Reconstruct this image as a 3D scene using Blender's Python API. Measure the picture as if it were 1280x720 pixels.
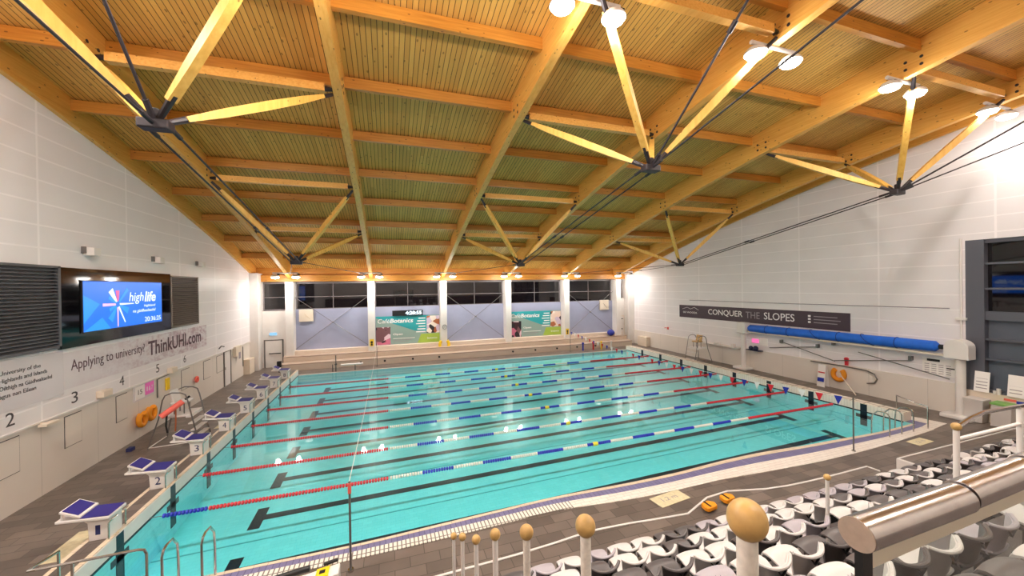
import bpy, bmesh, math, random
from mathutils import Vector, Matrix
for o in list(bpy.data.objects): bpy.data.objects.remove(o)
scn = bpy.context.scene
COL = scn.collection
random.seed(7)

# ---------------------------------------------------------------- camera
CAM = Vector((5.663, -10.398, 5.594)); YAW, PITCH, ROLL, F = 0.32057, -0.0044, -0.01377, 464.0
def cam_dir(r3, u3, fw):
    cr, sr, cp, sp, c, s = math.cos(ROLL), math.sin(ROLL), math.cos(PITCH), math.sin(PITCH), math.cos(YAW), math.sin(YAW)
    r = r3*cr-u3*sr; u2 = r3*sr+u3*cr
    f = fw*cp-u2*sp; u = fw*sp+u2*cp
    return Vector((r*c+f*s, -r*s+f*c, u))
X, Y, Z = cam_dir(1, 0, 0), cam_dir(0, 1, 0), -cam_dir(0, 0, 1)
cd = bpy.data.cameras.new('camera'); cam = bpy.data.objects.new('camera', cd); COL.objects.link(cam)
cam.matrix_world = Matrix(((X.x, Y.x, Z.x, CAM.x), (X.y, Y.y, Z.y, CAM.y), (X.z, Y.z, Z.z, CAM.z), (0, 0, 0, 1)))
cd.sensor_width = 36; cd.sensor_fit = 'HORIZONTAL'; cd.lens = F/1280*36; cd.clip_start = 0.02; cd.clip_end = 200
scn.camera = cam
# ---------------------------------------------------------------- world, exposure
w = bpy.data.worlds.new('night'); scn.world = w; w.use_nodes = True
w.node_tree.nodes['Background'].inputs[0].default_value = (0.01, 0.015, 0.04, 1)
w.node_tree.nodes['Background'].inputs[1].default_value = 1.0
scn.view_settings.view_transform = 'Standard'; scn.view_settings.look = 'None'
scn.view_settings.gamma = 1; scn.view_settings.use_curve_mapping = False
scn.view_settings.exposure = 1.5
scn.cycles.max_bounces = 10; scn.cycles.diffuse_bounces = 7; scn.cycles.glossy_bounces = 4
scn.cycles.transparent_max_bounces = 12; scn.cycles.transmission_bounces = 6
scn.cycles.sample_clamp_indirect = 4.0; scn.cycles.use_denoising = True
scn.cycles.caustics_reflective = False; scn.cycles.caustics_refractive = False
LAMP_W = 520.0      # each high-bay lamp, downward beam
LAMP_G = 90.0      # and its all-round glow
LAMP_C = (1.0, 0.93, 0.86)

# ---------------------------------------------------------------- helpers
def prof(y):                      # underside of the curved roof beams
    u = 20-y; return 6.4+.32*u-.0038*u*u
def tag(o, label=None, cat=None, group=None, kind=None):
    if label: o['label'] = label
    if cat: o['category'] = cat
    if group: o['group'] = group
    if kind: o['kind'] = kind
    return o
WL = {}
def empty(name, loc, label, cat, group=None):
    o = bpy.data.objects.new(name, None); COL.objects.link(o); o.location = loc; o.empty_display_size = .1
    WL[o] = Vector(loc); return tag(o, label, cat, group)
def wloc(o):
    v = Vector((0, 0, 0))
    while o is not None: v = v+Vector(o.location); o = o.parent
    return v
class MB:
    def __init__(s): s.v = []; s.f = []; s.m = []; s.cm = 0
    def mat(s, i): s.cm = i; return s
    def add(s, vs, fs):
        b = len(s.v); s.v += [tuple(p) for p in vs]
        for f in fs: s.f.append(tuple(b+i for i in f)); s.m.append(s.cm)
        return s
    def box(s, x0, x1, y0, y1, z0, z1):
        x0, x1 = sorted((x0, x1)); y0, y1 = sorted((y0, y1)); z0, z1 = sorted((z0, z1))
        return s.add([(x0,y0,z0),(x1,y0,z0),(x1,y1,z0),(x0,y1,z0),(x0,y0,z1),(x1,y0,z1),(x1,y1,z1),(x0,y1,z1)],
            [(0,3,2,1),(4,5,6,7),(0,1,5,4),(1,2,6,5),(2,3,7,6),(3,0,4,7)])
    def bar(s, p0, p1, w, h, up=(0,0,1)):
        p0, p1 = Vector(p0), Vector(p1); d = (p1-p0).normalized(); sd = d.cross(Vector(up)).normalized(); u = sd.cross(d)
        vs = [p+sd*a*w/2+u*b*h/2 for p in (p0, p1) for a, b in ((-1,-1),(1,-1),(1,1),(-1,1))]
        return s.add(vs, [(0,1,2,3),(7,6,5,4),(0,4,5,1),(1,5,6,2),(2,6,7,3),(3,7,4,0)])
    def cyl(s, p0, p1, r, n=12, r1=None, caps=True):
        p0, p1 = Vector(p0), Vector(p1); d = (p1-p0).normalized(); r1 = r if r1 is None else r1
        a = d.orthogonal().normalized(); b = d.cross(a)
        vs = []
        for p, q in ((p0, r), (p1, r1)):
            for i in range(n):
                t = 2*math.pi*i/n; vs.append(p+(a*math.cos(t)+b*math.sin(t))*q)
        fs = [(i, (i+1) % n, n+(i+1) % n, n+i) for i in range(n)]
        if caps: fs += [tuple(range(n-1, -1, -1)), tuple(range(n, 2*n))]
        return s.add(vs, fs)
    def tube(s, pts, r, n=8, closed=False):
        pts = [Vector(p) for p in pts]; N = len(pts); vs = []; a = None
        for i, p in enumerate(pts):
            if closed: d = pts[(i+1) % N]-pts[i-1]
            else: d = pts[min(i+1, N-1)]-pts[max(i-1, 0)]
            d.normalize()
            if a is None: a = d.orthogonal().normalized()
            a = (a-d*a.dot(d)).normalized(); b = d.cross(a)
            vs += [p+(a*math.cos(2*math.pi*k/n)+b*math.sin(2*math.pi*k/n))*r for k in range(n)]
        fs = []
        for i in range(N if closed else N-1):
            j = (i+1) % N
            fs += [(i*n+k, i*n+(k+1) % n, j*n+(k+1) % n, j*n+k) for k in range(n)]
        if not closed: fs += [tuple(range(n-1, -1, -1)), tuple((N-1)*n+k for k in range(n))]
        return s.add(vs, fs)
    def lathe(s, c, prf, n=20, axis='z'):
        vs = []; c = Vector(c)
        for r, h in prf:
            for k in range(n):
                t = 2*math.pi*k/n
                vs.append(c+(Vector((r*math.cos(t), r*math.sin(t), h)) if axis == 'z' else Vector((h, r*math.cos(t), r*math.sin(t)))))
        m = len(prf); fs = [(i*n+k, i*n+(k+1) % n, (i+1)*n+(k+1) % n, (i+1)*n+k) for i in range(m-1) for k in range(n)]
        fs += [tuple(range(n-1, -1, -1)), tuple((m-1)*n+k for k in range(n))]
        return s.add(vs, fs)
    def ball(s, c, r, n=20, sz=1):
        return s.lathe(c, [(max(r*math.sin(math.pi*i/12), 1e-4), -r*sz*math.cos(math.pi*i/12)) for i in range(13)], n)
    def prism(s, pts, d):                  # planar polygon pts swept by vector d
        n = len(pts); d = Vector(d); vs = [Vector(p) for p in pts]; vs += [p+d for p in vs]
        return s.add(vs, [tuple(range(n-1, -1, -1)), tuple(range(n, 2*n))]+[(i, (i+1) % n, n+(i+1) % n, n+i) for i in range(n)])
    def build(s, name, mats, parent=None, smooth=False, bevel=0, label=None):
        me = bpy.data.meshes.new(name)
        off = wloc(parent) if parent is not None else Vector((0, 0, 0))
        me.from_pydata([tuple(Vector(p)-off) for p in s.v], [], s.f)
        mats = mats if isinstance(mats, (list, tuple)) else [mats]
        for m in mats: me.materials.append(m)
        if len(mats) > 1: me.polygons.foreach_set('material_index', s.m)
        bm = bmesh.new(); bm.from_mesh(me); bmesh.ops.recalc_face_normals(bm, faces=bm.faces); bm.to_mesh(me); bm.free()
        if smooth:
            me.polygons.foreach_set('use_smooth', [True]*len(me.polygons))
            try: me.set_sharp_from_angle(angle=math.radians(40))
            except Exception: pass
        o = bpy.data.objects.new(name, me); COL.objects.link(o)
        if parent is not None: o.parent = parent
        if bevel:
            md = o.modifiers.new('bevel', 'BEVEL'); md.width = bevel; md.segments = 2; md.limit_method = 'ANGLE'
        if label: o['label'] = label
        return o
def origin(o):                              # move a lone mesh's origin to its lowest centre
    vs = [v.co for v in o.data.vertices]
    c = Vector(((min(v.x for v in vs)+max(v.x for v in vs))/2, (min(v.y for v in vs)+max(v.y for v in vs))/2, min(v.z for v in vs)))
    o.data.transform(Matrix.Translation(-c)); o.location = c; return o
def thing(mb, name, mats, label, cat, group=None, **k):
    o = origin(mb.build(name, mats, **k)); return tag(o, label, cat, group)
def struct(mb, name, mats, **k): return tag(mb.build(name, mats, **k), kind='structure')
def kids(o): return [c for c in o.children]
def copy_tree(o, parent=None):
    c = o.copy(); COL.objects.link(c); c.parent = parent
    for ch in kids(o): copy_tree(ch, c)
    return c
def arc(c, r, a0, a1, n, ax='xz'):
    out = []
    for i in range(n+1):
        t = a0+(a1-a0)*i/n; p = [c[0], c[1], c[2]]
        p['xyz'.index(ax[0])] += r*math.cos(t); p['xyz'.index(ax[1])] += r*math.sin(t); out.append(tuple(p))
    return out
PZ1, PZ2 = 2.54, 4.01
ORD = ['first','second','third','fourth','fifth','sixth','seventh','eighth','ninth','tenth','eleventh','twelfth','thirteenth','fourteenth','fifteenth','sixteenth']

# ---------------------------------------------------------------- materials
def srgb(r, g, b):
    return tuple(((c/255)/12.92 if c/255 <= .04045 else ((c/255+.055)/1.055)**2.4) for c in (r, g, b))+(1,)
def mat(name, c, rough=.5, metal=0, emit=0, spec=None, noise=0, nscale=8, bump=0):
    m = bpy.data.materials.new(name); m.use_nodes = True; nt = m.node_tree; b = nt.nodes['Principled BSDF']
    c = srgb(*c); b.inputs['Base Color'].default_value = c; b.inputs['Roughness'].default_value = rough; b.inputs['Metallic'].default_value = metal
    if spec is not None: b.inputs['Specular IOR Level'].default_value = spec
    if emit: b.inputs['Base Color'].default_value = (0, 0, 0, 1); b.inputs['Emission Color'].default_value = c; b.inputs['Emission Strength'].default_value = emit
    if noise or bump:
        tc = nt.nodes.new('ShaderNodeTexCoord'); n = nt.nodes.new('ShaderNodeTexNoise'); n.inputs['Scale'].default_value = nscale; n.inputs['Detail'].default_value = 5
        nt.links.new(tc.outputs['Object'], n.inputs['Vector'])
        if noise:
            r = nt.nodes.new('ShaderNodeValToRGB'); r.color_ramp.elements[0].position = .3; r.color_ramp.elements[1].position = .7
            r.color_ramp.elements[0].color = tuple(x*(1-noise) for x in c[:3])+(1,); r.color_ramp.elements[1].color = tuple(min(1, x*(1+noise*.5)) for x in c[:3])+(1,)
            nt.links.new(n.outputs['Fac'], r.inputs['Fac']); nt.links.new(r.outputs['Color'], b.inputs['Base Color'])
        if bump:
            bp = nt.nodes.new('ShaderNodeBump'); bp.inputs['Strength'].default_value = bump; bp.inputs['Distance'].default_value = .01
            nt.links.new(n.outputs['Fac'], bp.inputs['Height']); nt.links.new(bp.outputs['Normal'], b.inputs['Normal'])
    return m
class NT:                                   # tiny node helper
    def __init__(s, m): s.t = m.node_tree; s.b = s.t.nodes['Principled BSDF']
    def n(s, ty, **k):
        x = s.t.nodes.new(ty)
        for a, v in k.items(): setattr(x, a, v)
        return x
    def l(s, a, b): s.t.links.new(a, b)
    def math(s, op, a, b=None):
        x = s.n('ShaderNodeMath', operation=op)
        for i, v in enumerate((a, b)):
            if v is None: continue
            if isinstance(v, (int, float)): x.inputs[i].default_value = v
            else: s.l(v, x.inputs[i])
        return x.outputs[0]
    def mix(s, f, a, b):
        x = s.n('ShaderNodeMix', data_type='RGBA')
        for i, v in ((0, f), (6, a), (7, b)):
            if isinstance(v, (int, float, tuple)): x.inputs[i].default_value = v
            else: s.l(v, x.inputs[i])
        return x.outputs[2]
def pos(N):
    g = N.n('ShaderNodeNewGeometry'); sp = N.n('ShaderNodeSeparateXYZ'); N.l(g.outputs['Position'], sp.inputs[0]); return g.outputs['Position'], sp.outputs
def wood(name, c, dark, along='y', knots=True, rough=.45):
    m = mat(name, c, rough); N = NT(m); P, s = pos(N)
    mp = N.n('ShaderNodeMapping'); N.l(P, mp.inputs[0]); mp.inputs['Scale'].default_value = {'y': (14, 1.1, 22), 'x': (1.1, 14, 22), 'z': (10, 10, 1.2)}[along]
    n = N.n('ShaderNodeTexNoise'); n.inputs['Scale'].default_value = 1; n.inputs['Detail'].default_value = 4; N.l(mp.outputs[0], n.inputs[0])
    col = N.mix(N.math('MULTIPLY', N.math('SUBTRACT', n.outputs[0], .35), 2.2), srgb(*c), srgb(*dark))
    if knots:
        mp2 = N.n('ShaderNodeMapping'); N.l(P, mp2.inputs[0]); mp2.inputs['Scale'].default_value = {'y': (5, 2.2, 5), 'x': (2.2, 5, 5), 'z': (5, 5, 2)}[along]
        v = N.n('ShaderNodeTexVoronoi'); v.inputs['Scale'].default_value = 1.3; N.l(mp2.outputs[0], v.inputs[0])
        k = N.math('LESS_THAN', v.outputs['Distance'], .11)
        col = N.mix(N.math('MULTIPLY', k, .75), col, srgb(95, 50, 10))
    N.l(col, N.b.inputs['Base Color']); return m
M = {}
M['beam'] = wood('glulam_beam', (236,180,92), (218,152,62), 'y')
M['purlin'] = wood('purlin_timber', (206,142,56), (178,112,38), 'x')
M['strut'] = wood('strut_timber', (240,192,98), (222,164,70), 'z')
def decking():
    m = mat('roof_decking', (190,150,70), .6); N = NT(m); P, s = pos(N)
    fx = N.math('DIVIDE', s[0], .14); fr = N.math('FRACT', fx)
    gap = N.math('LESS_THAN', fr, .13); idx = N.math('FLOOR', fx)
    wn = N.n('ShaderNodeTexWhiteNoise'); cb = N.n('ShaderNodeCombineXYZ'); N.l(idx, cb.inputs[0])
    N.l(N.math('FLOOR', N.math('DIVIDE', N.math('ADD', s[1], N.math('MULTIPLY', N.math('SINE', N.math('MULTIPLY', idx, 12.9)), 3)), 3.2)), cb.inputs[1]); N.l(cb.outputs[0], wn.inputs[0])
    mp = N.n('ShaderNodeMapping'); N.l(P, mp.inputs[0]); mp.inputs['Scale'].default_value = (12, 1.2, 6)
    n = N.n('ShaderNodeTexNoise'); n.inputs['Scale'].default_value = 1; n.inputs['Detail'].default_value = 4; N.l(mp.outputs[0], n.inputs[0])
    base = N.mix(wn.outputs['Value'], srgb(236,186,98), srgb(212,158,76))
    base = N.mix(N.math('MULTIPLY', n.outputs[0], .6), base, srgb(200,148,64))
    v = N.n('ShaderNodeTexVoronoi'); v.inputs['Scale'].default_value = 5; mp2 = N.n('ShaderNodeMapping'); N.l(P, mp2.inputs[0]); mp2.inputs['Scale'].default_value = (1, .5, 1); N.l(mp2.outputs[0], v.inputs[0])
    base = N.mix(N.math('MULTIPLY', N.math('LESS_THAN', v.outputs['Distance'], .13), .6), base, srgb(96,62,22))
    col = N.mix(N.math('MULTIPLY', gap, .88), base, srgb(52,34,12))
    N.l(col, N.b.inputs['Base Color']); return m
M['deck_wood'] = decking()
def wallpaint(name, c, vert=3.63, horiz=.62, dark=False):
    m = mat(name, c, .42); N = NT(m); P, s = pos(N)
    h = N.math('LESS_THAN', N.math('FRACT', N.math('DIVIDE', s[2], horiz)), .07)
    a = N.math('ADD', s[1], s[0])
    v = N.math('LESS_THAN', N.math('FRACT', N.math('DIVIDE', N.math('ADD', a, .1), vert)), .018 if not dark else .006)
    n = N.n('ShaderNodeTexNoise'); n.inputs['Scale'].default_value = .8; n.inputs['Detail'].default_value = 4; N.l(P, n.inputs[0])
    base = N.mix(n.outputs[0], srgb(*c), tuple(x*.9 for x in srgb(*c)[:3])+(1,))
    line = tuple(min(1, x*1.08) for x in srgb(*c)[:3])+(1,) if not dark else tuple(x*.6 for x in srgb(*c)[:3])+(1,)
    f = N.math('MAXIMUM', h, v) if not dark else v
    N.l(N.mix(f, base, line), N.b.inputs['Base Color'])
    bp = N.n('ShaderNodeBump'); bp.inputs['Strength'].default_value = .3; bp.inputs['Distance'].default_value = .01; N.l(f, bp.inputs['Height']); N.l(bp.outputs[0], N.b.inputs['Normal'])
    return m
M['wall'] = wallpaint('white_wall_cladding', (235,230,232))
M['wall_low'] = wallpaint('cream_lower_wall', (226,218,209), 2.1, .62, True)
M['white'] = mat('white_paint', (225,220,216), .4, noise=.05, nscale=2)
M['cream'] = mat('cream_paint', (222,208,190), .45, noise=.05, nscale=2)
def tiles(name, c1, c2, mortar, sx, sy, ms=.012, rough=.35, axes=(0, 1), off=.5, noise=.5):
    m = mat(name, c1, rough); N = NT(m); P, s = pos(N); cb = N.n('ShaderNodeCombineXYZ'); N.l(s[axes[0]], cb.inputs[0]); N.l(s[axes[1]], cb.inputs[1])
    b = N.n('ShaderNodeTexBrick'); b.inputs['Scale'].default_value = 1; b.inputs['Brick Width'].default_value = sx; b.inputs['Row Height'].default_value = sy; b.inputs['Mortar Size'].default_value = ms
    b.offset = off; b.inputs['Color1'].default_value = srgb(*c1); b.inputs['Color2'].default_value = srgb(*c2); b.inputs['Mortar'].default_value = srgb(*mortar); b.inputs['Bias'].default_value = 0
    N.l(cb.outputs[0], b.inputs[0])
    n = N.n('ShaderNodeTexNoise'); n.inputs['Scale'].default_value = 1.7; n.inputs['Detail'].default_value = 6; N.l(P, n.inputs[0])
    k = N.math('ADD', N.math('MULTIPLY', n.outputs[0], noise), 1-noise/2)
    mx = N.n('ShaderNodeMix', data_type='RGBA', blend_type='MULTIPLY'); mx.inputs[0].default_value = 1; N.l(b.outputs[0], mx.inputs[6])
    c3 = N.n('ShaderNodeCombineColor'); [N.l(k, c3.inputs[i]) for i in range(3)]; N.l(c3.outputs[0], mx.inputs[7]); N.l(mx.outputs[2], N.b.inputs['Base Color'])
    return m
M['deck'] = tiles('brown_stone_deck_tiles', (120,108,100), (92,82,76), (72,64,58), .6, .3, .008, .38)
M['deck_rail'] = M['deck']
M['white_tile'] = tiles('white_edge_tiles', (236,228,218), (230,220,210), (196,186,178), .25, .12, .006, .3, noise=.08)
M['cream_tile'] = tiles('cream_edge_tiles', (226,208,182), (220,200,174), (180,165,145), .25, .25, .006, .3, noise=.1)
M['purple'] = tiles('purple_overflow_tiles', (124,120,158), (112,108,146), (92,88,124), .12, .5, .01, .4, noise=.15, off=0)
M['grate'] = tiles('white_overflow_grating', (232,226,216), (228,222,212), (120,112,104), .09, 2.0, .014, .4, noise=.05, off=0)
M['pool_tile'] = tiles('turquoise_pool_tiles', (122,222,230), (114,216,224), (102,204,212), .25, .125, .004, .3, noise=.06)
M['pool_wall'] = tiles('turquoise_pool_wall_tiles', (140,228,236), (132,220,230), (116,206,216), .25, .125, .004, .3, axes=(1, 2), noise=.06)
M['pool_wall_x'] = tiles('turquoise_pool_end_tiles', (150,204,214), (144,198,210), (120,180,192), .25, .125, .004, .3, axes=(0, 2), noise=.06)
M['black_tile'] = mat('black_lane_tiles', (14,22,40), .35)
M['steel'] = mat('stainless_steel', (200,196,190), .22, 1)
M['brushed'] = mat('brushed_steel', (196,190,186), .2, 1, noise=.12, nscale=30)
M['black'] = mat('black_plastic', (18,18,20), .45)
M['dark_metal'] = mat('dark_steel', (52,46,50), .5, .3)
M['grey_metal'] = mat('grey_metal_tube', (120,116,114), .4, .6)
M['slat'] = mat('dark_grey_louvre_slats', (92,94,100), .5, .2)
M['bronze_slat'] = mat('bronze_louvre_slats', (128,116,108), .5, .2)
M['gloss_black'] = mat('glossy_black_panel', (8,8,12), .06)
M['glass_dark'] = mat('night_window_glass', (14,10,14), .03, spec=.9)
M['frame_grey'] = mat('dark_grey_window_frame', (86,88,98), .45)
M['mullion'] = mat('grey_mullion', (120,112,114), .5)
M['blind'] = mat('grey_blue_wall_panel', (158,162,188), .5, noise=.06, nscale=1)
M['pane_grey'] = mat('grey_lower_pane', (96,102,114), .2, noise=.2, nscale=.6)
M['screen_blue'] = mat('screen_blue', (0,108,232), .3, emit=.5)
M['screen_blue2'] = mat('screen_lighter_blue', (30,150,250), .3, emit=.45)
M['screen_white'] = mat('screen_white', (225,240,255), .3, emit=.5)
M['screen_pink'] = mat('screen_pink', (220,90,150), .3, emit=.45)
M['screen_pale'] = mat('screen_pale_pink', (240,190,225), .3, emit=.45)
M['screen_navy'] = mat('screen_navy', (10,30,110), .3, emit=.35)
M['digits'] = mat('lit_clock_digits', (210,240,255), .3, emit=1.4)
M['lens'] = mat('lit_lamp_lens', (255,250,240), .3, emit=12)
M['blue_block'] = mat('navy_block_grip', (44,36,120), .7)
M['navy'] = mat('navy_paint', (34,42,92), .6)
M['text_dark'] = mat('dark_grey_lettering', (66,60,64), .6)
M['text_plum'] = mat('plum_lettering', (84,54,66), .6)
M['text_white'] = mat('white_lettering', (240,236,236), .5)
M['text_grey'] = mat('grey_lettering', (150,140,146), .5)
M['sign_plum'] = mat('dark_plum_sign', (68,52,62), .45)
M['banner'] = mat('pale_grey_banner', (214,208,212), .5, noise=.04, nscale=1)
def mottled():
    m = mat('mottled_pink_banner', (216,206,208), .5); N = NT(m); P, s = pos(N)
    mp = N.n('ShaderNodeMapping'); N.l(P, mp.inputs[0]); mp.inputs['Scale'].default_value = (1, 1.3, 2.2)
    n = N.n('ShaderNodeTexNoise'); n.inputs['Scale'].default_value = 2.2; n.inputs['Detail'].default_value = 8; n.inputs['Roughness'].default_value = .7; N.l(mp.outputs[0], n.inputs[0])
    r = N.n('ShaderNodeValToRGB'); r.color_ramp.elements[0].position = .42; r.color_ramp.elements[1].position = .56
    r.color_ramp.elements[0].color = srgb(186,158,168); r.color_ramp.elements[1].color = srgb(220,212,216); N.l(n.outputs[0], r.inputs[0])
    f = N.math('DIVIDE', N.math('SUBTRACT', s[1], 4.0), 7.0); f.node.use_clamp = True
    N.l(N.mix(f, srgb(220,213,217), r.outputs[0]), N.b.inputs['Base Color']); return m
M['mottled'] = mottled()
M['teal'] = mat('teal_banner', (42,158,166), .5); M['sage'] = mat('sage_grey_banner', (140,164,156), .5); M['lime'] = mat('lime_banner', (158,184,70), .5)
def photo_mat(name, cols, sc):
    m = mat(name, cols[0], .5); N = NT(m); P, s = pos(N); v = N.n('ShaderNodeTexVoronoi'); v.inputs['Scale'].default_value = sc; N.l(P, v.inputs[0])
    sp = N.n('ShaderNodeSeparateColor'); N.l(v.outputs['Color'], sp.inputs[0]); r = N.n('ShaderNodeValToRGB'); r.color_ramp.interpolation = 'CONSTANT'
    for i, c in enumerate(cols):
        e = r.color_ramp.elements[i] if i < 2 else r.color_ramp.elements.new(i/len(cols))
        e.position = i/len(cols); e.color = srgb(*c)
    N.l(sp.outputs[0], r.inputs[0]); N.l(r.outputs[0], N.b.inputs['Base Color']); return m
M['photo_drink'] = photo_mat('printed_photo_of_drinks', [(60,26,34),(226,196,206),(30,24,32),(200,110,140),(120,80,86)], 2.6)
M['photo_food'] = photo_mat('printed_photo_of_food', [(232,206,190),(170,96,60),(44,32,38),(206,186,206),(240,226,214)], 2.4)
M['orange'] = mat('orange_foam', (236,150,26), .6); M['yellow'] = mat('yellow_plastic', (238,200,30), .5)
M['red'] = mat('red_float', (214,44,58), .5); M['blue'] = mat('blue_float', (44,52,190), .5); M['wfloat'] = mat('white_float', (236,234,226), .5); M['yfloat'] = mat('yellow_float', (236,214,60), .5)
M['flag_red'] = mat('red_flag', (206,34,52), .7); M['flag_blue'] = mat('blue_flag', (26,46,160), .7); M['flag_white'] = mat('white_flag', (235,235,235), .7)
M['coral'] = mat('coral_rescue_tube', (240,110,96), .6); M['cover_blue'] = mat('blue_pool_cover', (30,104,214), .55, noise=.15, nscale=3, bump=.4)
M['strap'] = mat('navy_strap', (20,40,110), .7)
M['ball'] = mat('tan_wooden_ball', (196,158,96), .4, noise=.3, nscale=14)
M['seat_w'] = mat('light_grey_seat_plastic', (206,201,199), .38, noise=.06, nscale=3)
M['seat_m'] = mat('lilac_grey_seat_plastic', (172,165,172), .4, noise=.06, nscale=3)
M['seat_d'] = mat('dark_grey_seat_plastic', (88,82,82), .4, noise=.08, nscale=3)
M['tread'] = mat('grey_concrete_tread', (88,80,78), .8, noise=.2, nscale=4)
M['pink_notice'] = mat('pink_notice', (246,120,206), .6); M['paper'] = mat('white_paper', (240,236,232), .6)
M['green_lid'] = mat('green_bin_lid', (120,170,90), .5); M['bin'] = mat('grey_white_bin', (206,200,196), .5)
M['exit'] = mat('lit_pale_blue_sign', (150,205,240), .4, emit=.4)
M['beige_mat'] = mat('beige_tile_marker', (214,202,166), .6, noise=.15, nscale=10)
M['rust_post'] = mat('chipped_white_post', (226,218,208), .5, noise=.16, nscale=40)
def glass_mat(name, tint, fac_ior=1.45, bump=0, bscale=1.0, rough=0.0):
    m = bpy.data.materials.new(name); m.use_nodes = True; nt = m.node_tree; nt.nodes.clear()
    out = nt.nodes.new('ShaderNodeOutputMaterial'); tr = nt.nodes.new('ShaderNodeBsdfTransparent'); gl = nt.nodes.new('ShaderNodeBsdfGlossy'); mx = nt.nodes.new('ShaderNodeMixShader'); lw = nt.nodes.new('ShaderNodeLayerWeight'); lw.inputs[0].default_value = .5; pw = nt.nodes.new('ShaderNodeMath'); pw.operation = 'POWER'; pw.inputs[1].default_value = 5.0; fr = nt.nodes.new('ShaderNodeMath'); fr.operation = 'MULTIPLY_ADD'; fr.inputs[1].default_value = .78; fr.inputs[2].default_value = fac_ior; fr.use_clamp = True
    tr.inputs[0].default_value = tint; gl.inputs['Roughness'].default_value = rough; gl.inputs[0].default_value = (1, 1, 1, 1); nt.links.new(lw.outputs['Facing'], pw.inputs[0]); nt.links.new(pw.outputs[0], fr.inputs[0])
    nt.links.new(fr.outputs[0], mx.inputs[0]); nt.links.new(tr.outputs[0], mx.inputs[1]); nt.links.new(gl.outputs[0], mx.inputs[2]); nt.links.new(mx.outputs[0], out.inputs[0])
    if bump:
        tc = nt.nodes.new('ShaderNodeTexCoord'); n = nt.nodes.new('ShaderNodeTexNoise'); n.inputs['Scale'].default_value = bscale; n.inputs['Detail'].default_value = 1
        b = nt.nodes.new('ShaderNodeBump'); b.inputs['Strength'].default_value = bump; b.inputs['Distance'].default_value = .02
        nt.links.new(tc.outputs['Object'], n.inputs[0]); nt.links.new(n.outputs[0], b.inputs['Height']); nt.links.new(b.outputs[0], gl.inputs['Normal']); nt.links.new(b.outputs[0], lw.inputs['Normal'])
    return m
M['water'] = glass_mat('pool_water', (.80, .99, .995, 1), .02, .022, .5, .02)
M['glass'] = glass_mat('balustrade_glass', (.95, .98, .96, 1), .03)

def text(s, mt, parent, origin_, xdir, width, height, name='lettering', bold=0.0, shear=0.0, up=(0, 0, 1), depth=.004):
    cu = bpy.data.curves.new(name, 'FONT'); cu.body = s; cu.extrude = .01; cu.offset = bold; cu.shear = shear; cu.resolution_u = 3
    to = bpy.data.objects.new('tmp', cu); COL.objects.link(to); dg = bpy.context.evaluated_depsgraph_get(); me = bpy.data.meshes.new_from_object(to.evaluated_get(dg)); bpy.data.objects.remove(to)
    xs = [v.co.x for v in me.vertices]; ys = [v.co.y for v in me.vertices]; zs = [v.co.z for v in me.vertices]
    x0, x1, y0, y1 = min(xs), max(xs), min(ys), max(ys); sx = width/(x1-x0); sy = height/(y1-y0); xd = Vector(xdir).normalized(); ud = Vector(up).normalized(); nd = xd.cross(ud)
    off = wloc(parent) if parent is not None else Vector((0, 0, 0)); o0 = Vector(origin_)-off
    for v in me.vertices:
        v.co = o0+xd*((v.co.x-x0)*sx)+ud*((v.co.y-y0)*sy)+nd*(depth if v.co.z > 0 else 0.0005)
    me.materials.append(mt); o = bpy.data.objects.new(name, me); COL.objects.link(o)
    if parent is not None: o.parent = parent
    return o
YP, YN, XP = (0, 1, 0), (0, -1, 0), (1, 0, 0)

# ================================================================ STRUCTURE
XL, XR, YB, YR = -3.45, 28.0, 20.4, -15.0
PX0, PX1, PY1 = 0.0, 25.0, 16.8
def smooth_pts(pts, step=.5):
    out = []; n = len(pts)
    for i in range(n-1):
        p0 = pts[max(i-1, 0)]; p1 = pts[i]; p2 = pts[i+1]; p3 = pts[min(i+2, n-1)]
        k = max(1, int(abs(p2[0]-p1[0])/step))
        for j in range(k):
            t = j/k
            out.append(tuple(.5*((2*p1[a])+(-p0[a]+p2[a])*t+(2*p0[a]-5*p1[a]+4*p2[a]-p3[a])*t*t+(-p0[a]+3*p1[a]-3*p2[a]+p3[a])*t**3) for a in (0, 1)))
    out.append(pts[-1]); return out
WEDGE = smooth_pts([(0,-1.6),(2.7,-1.6),(4.8,-1.63),(6.5,-1.56),(8.5,-1.47),(9.9,-1.43),(12.1,-1.5),(13.8,-1.49),(15.5,-1.39),(17.2,-1.37),(18.9,-1.48),(20.8,-1.55),(22.9,-1.62),(25,-1.55)])
OEDGE = smooth_pts([(-.5,-2.12),(2.7,-2.1),(4.86,-2.1),(6.5,-2.09),(8.4,-2.03),(9.66,-2.0),(11.35,-2.18),(13.1,-2.25),(14.5,-2.24),(15.9,-2.32),(17.5,-2.42),(19.2,-2.45),(22,-2.38),(25.75,-2.12)])
def interp(pts, x):
    for a, b in zip(pts, pts[1:]):
        if a[0] <= x <= b[0]: t = (x-a[0])/(b[0]-a[0]+1e-9); return a[1]+(b[1]-a[1])*t
    return pts[0][1] if x < pts[0][0] else pts[-1][1]
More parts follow.
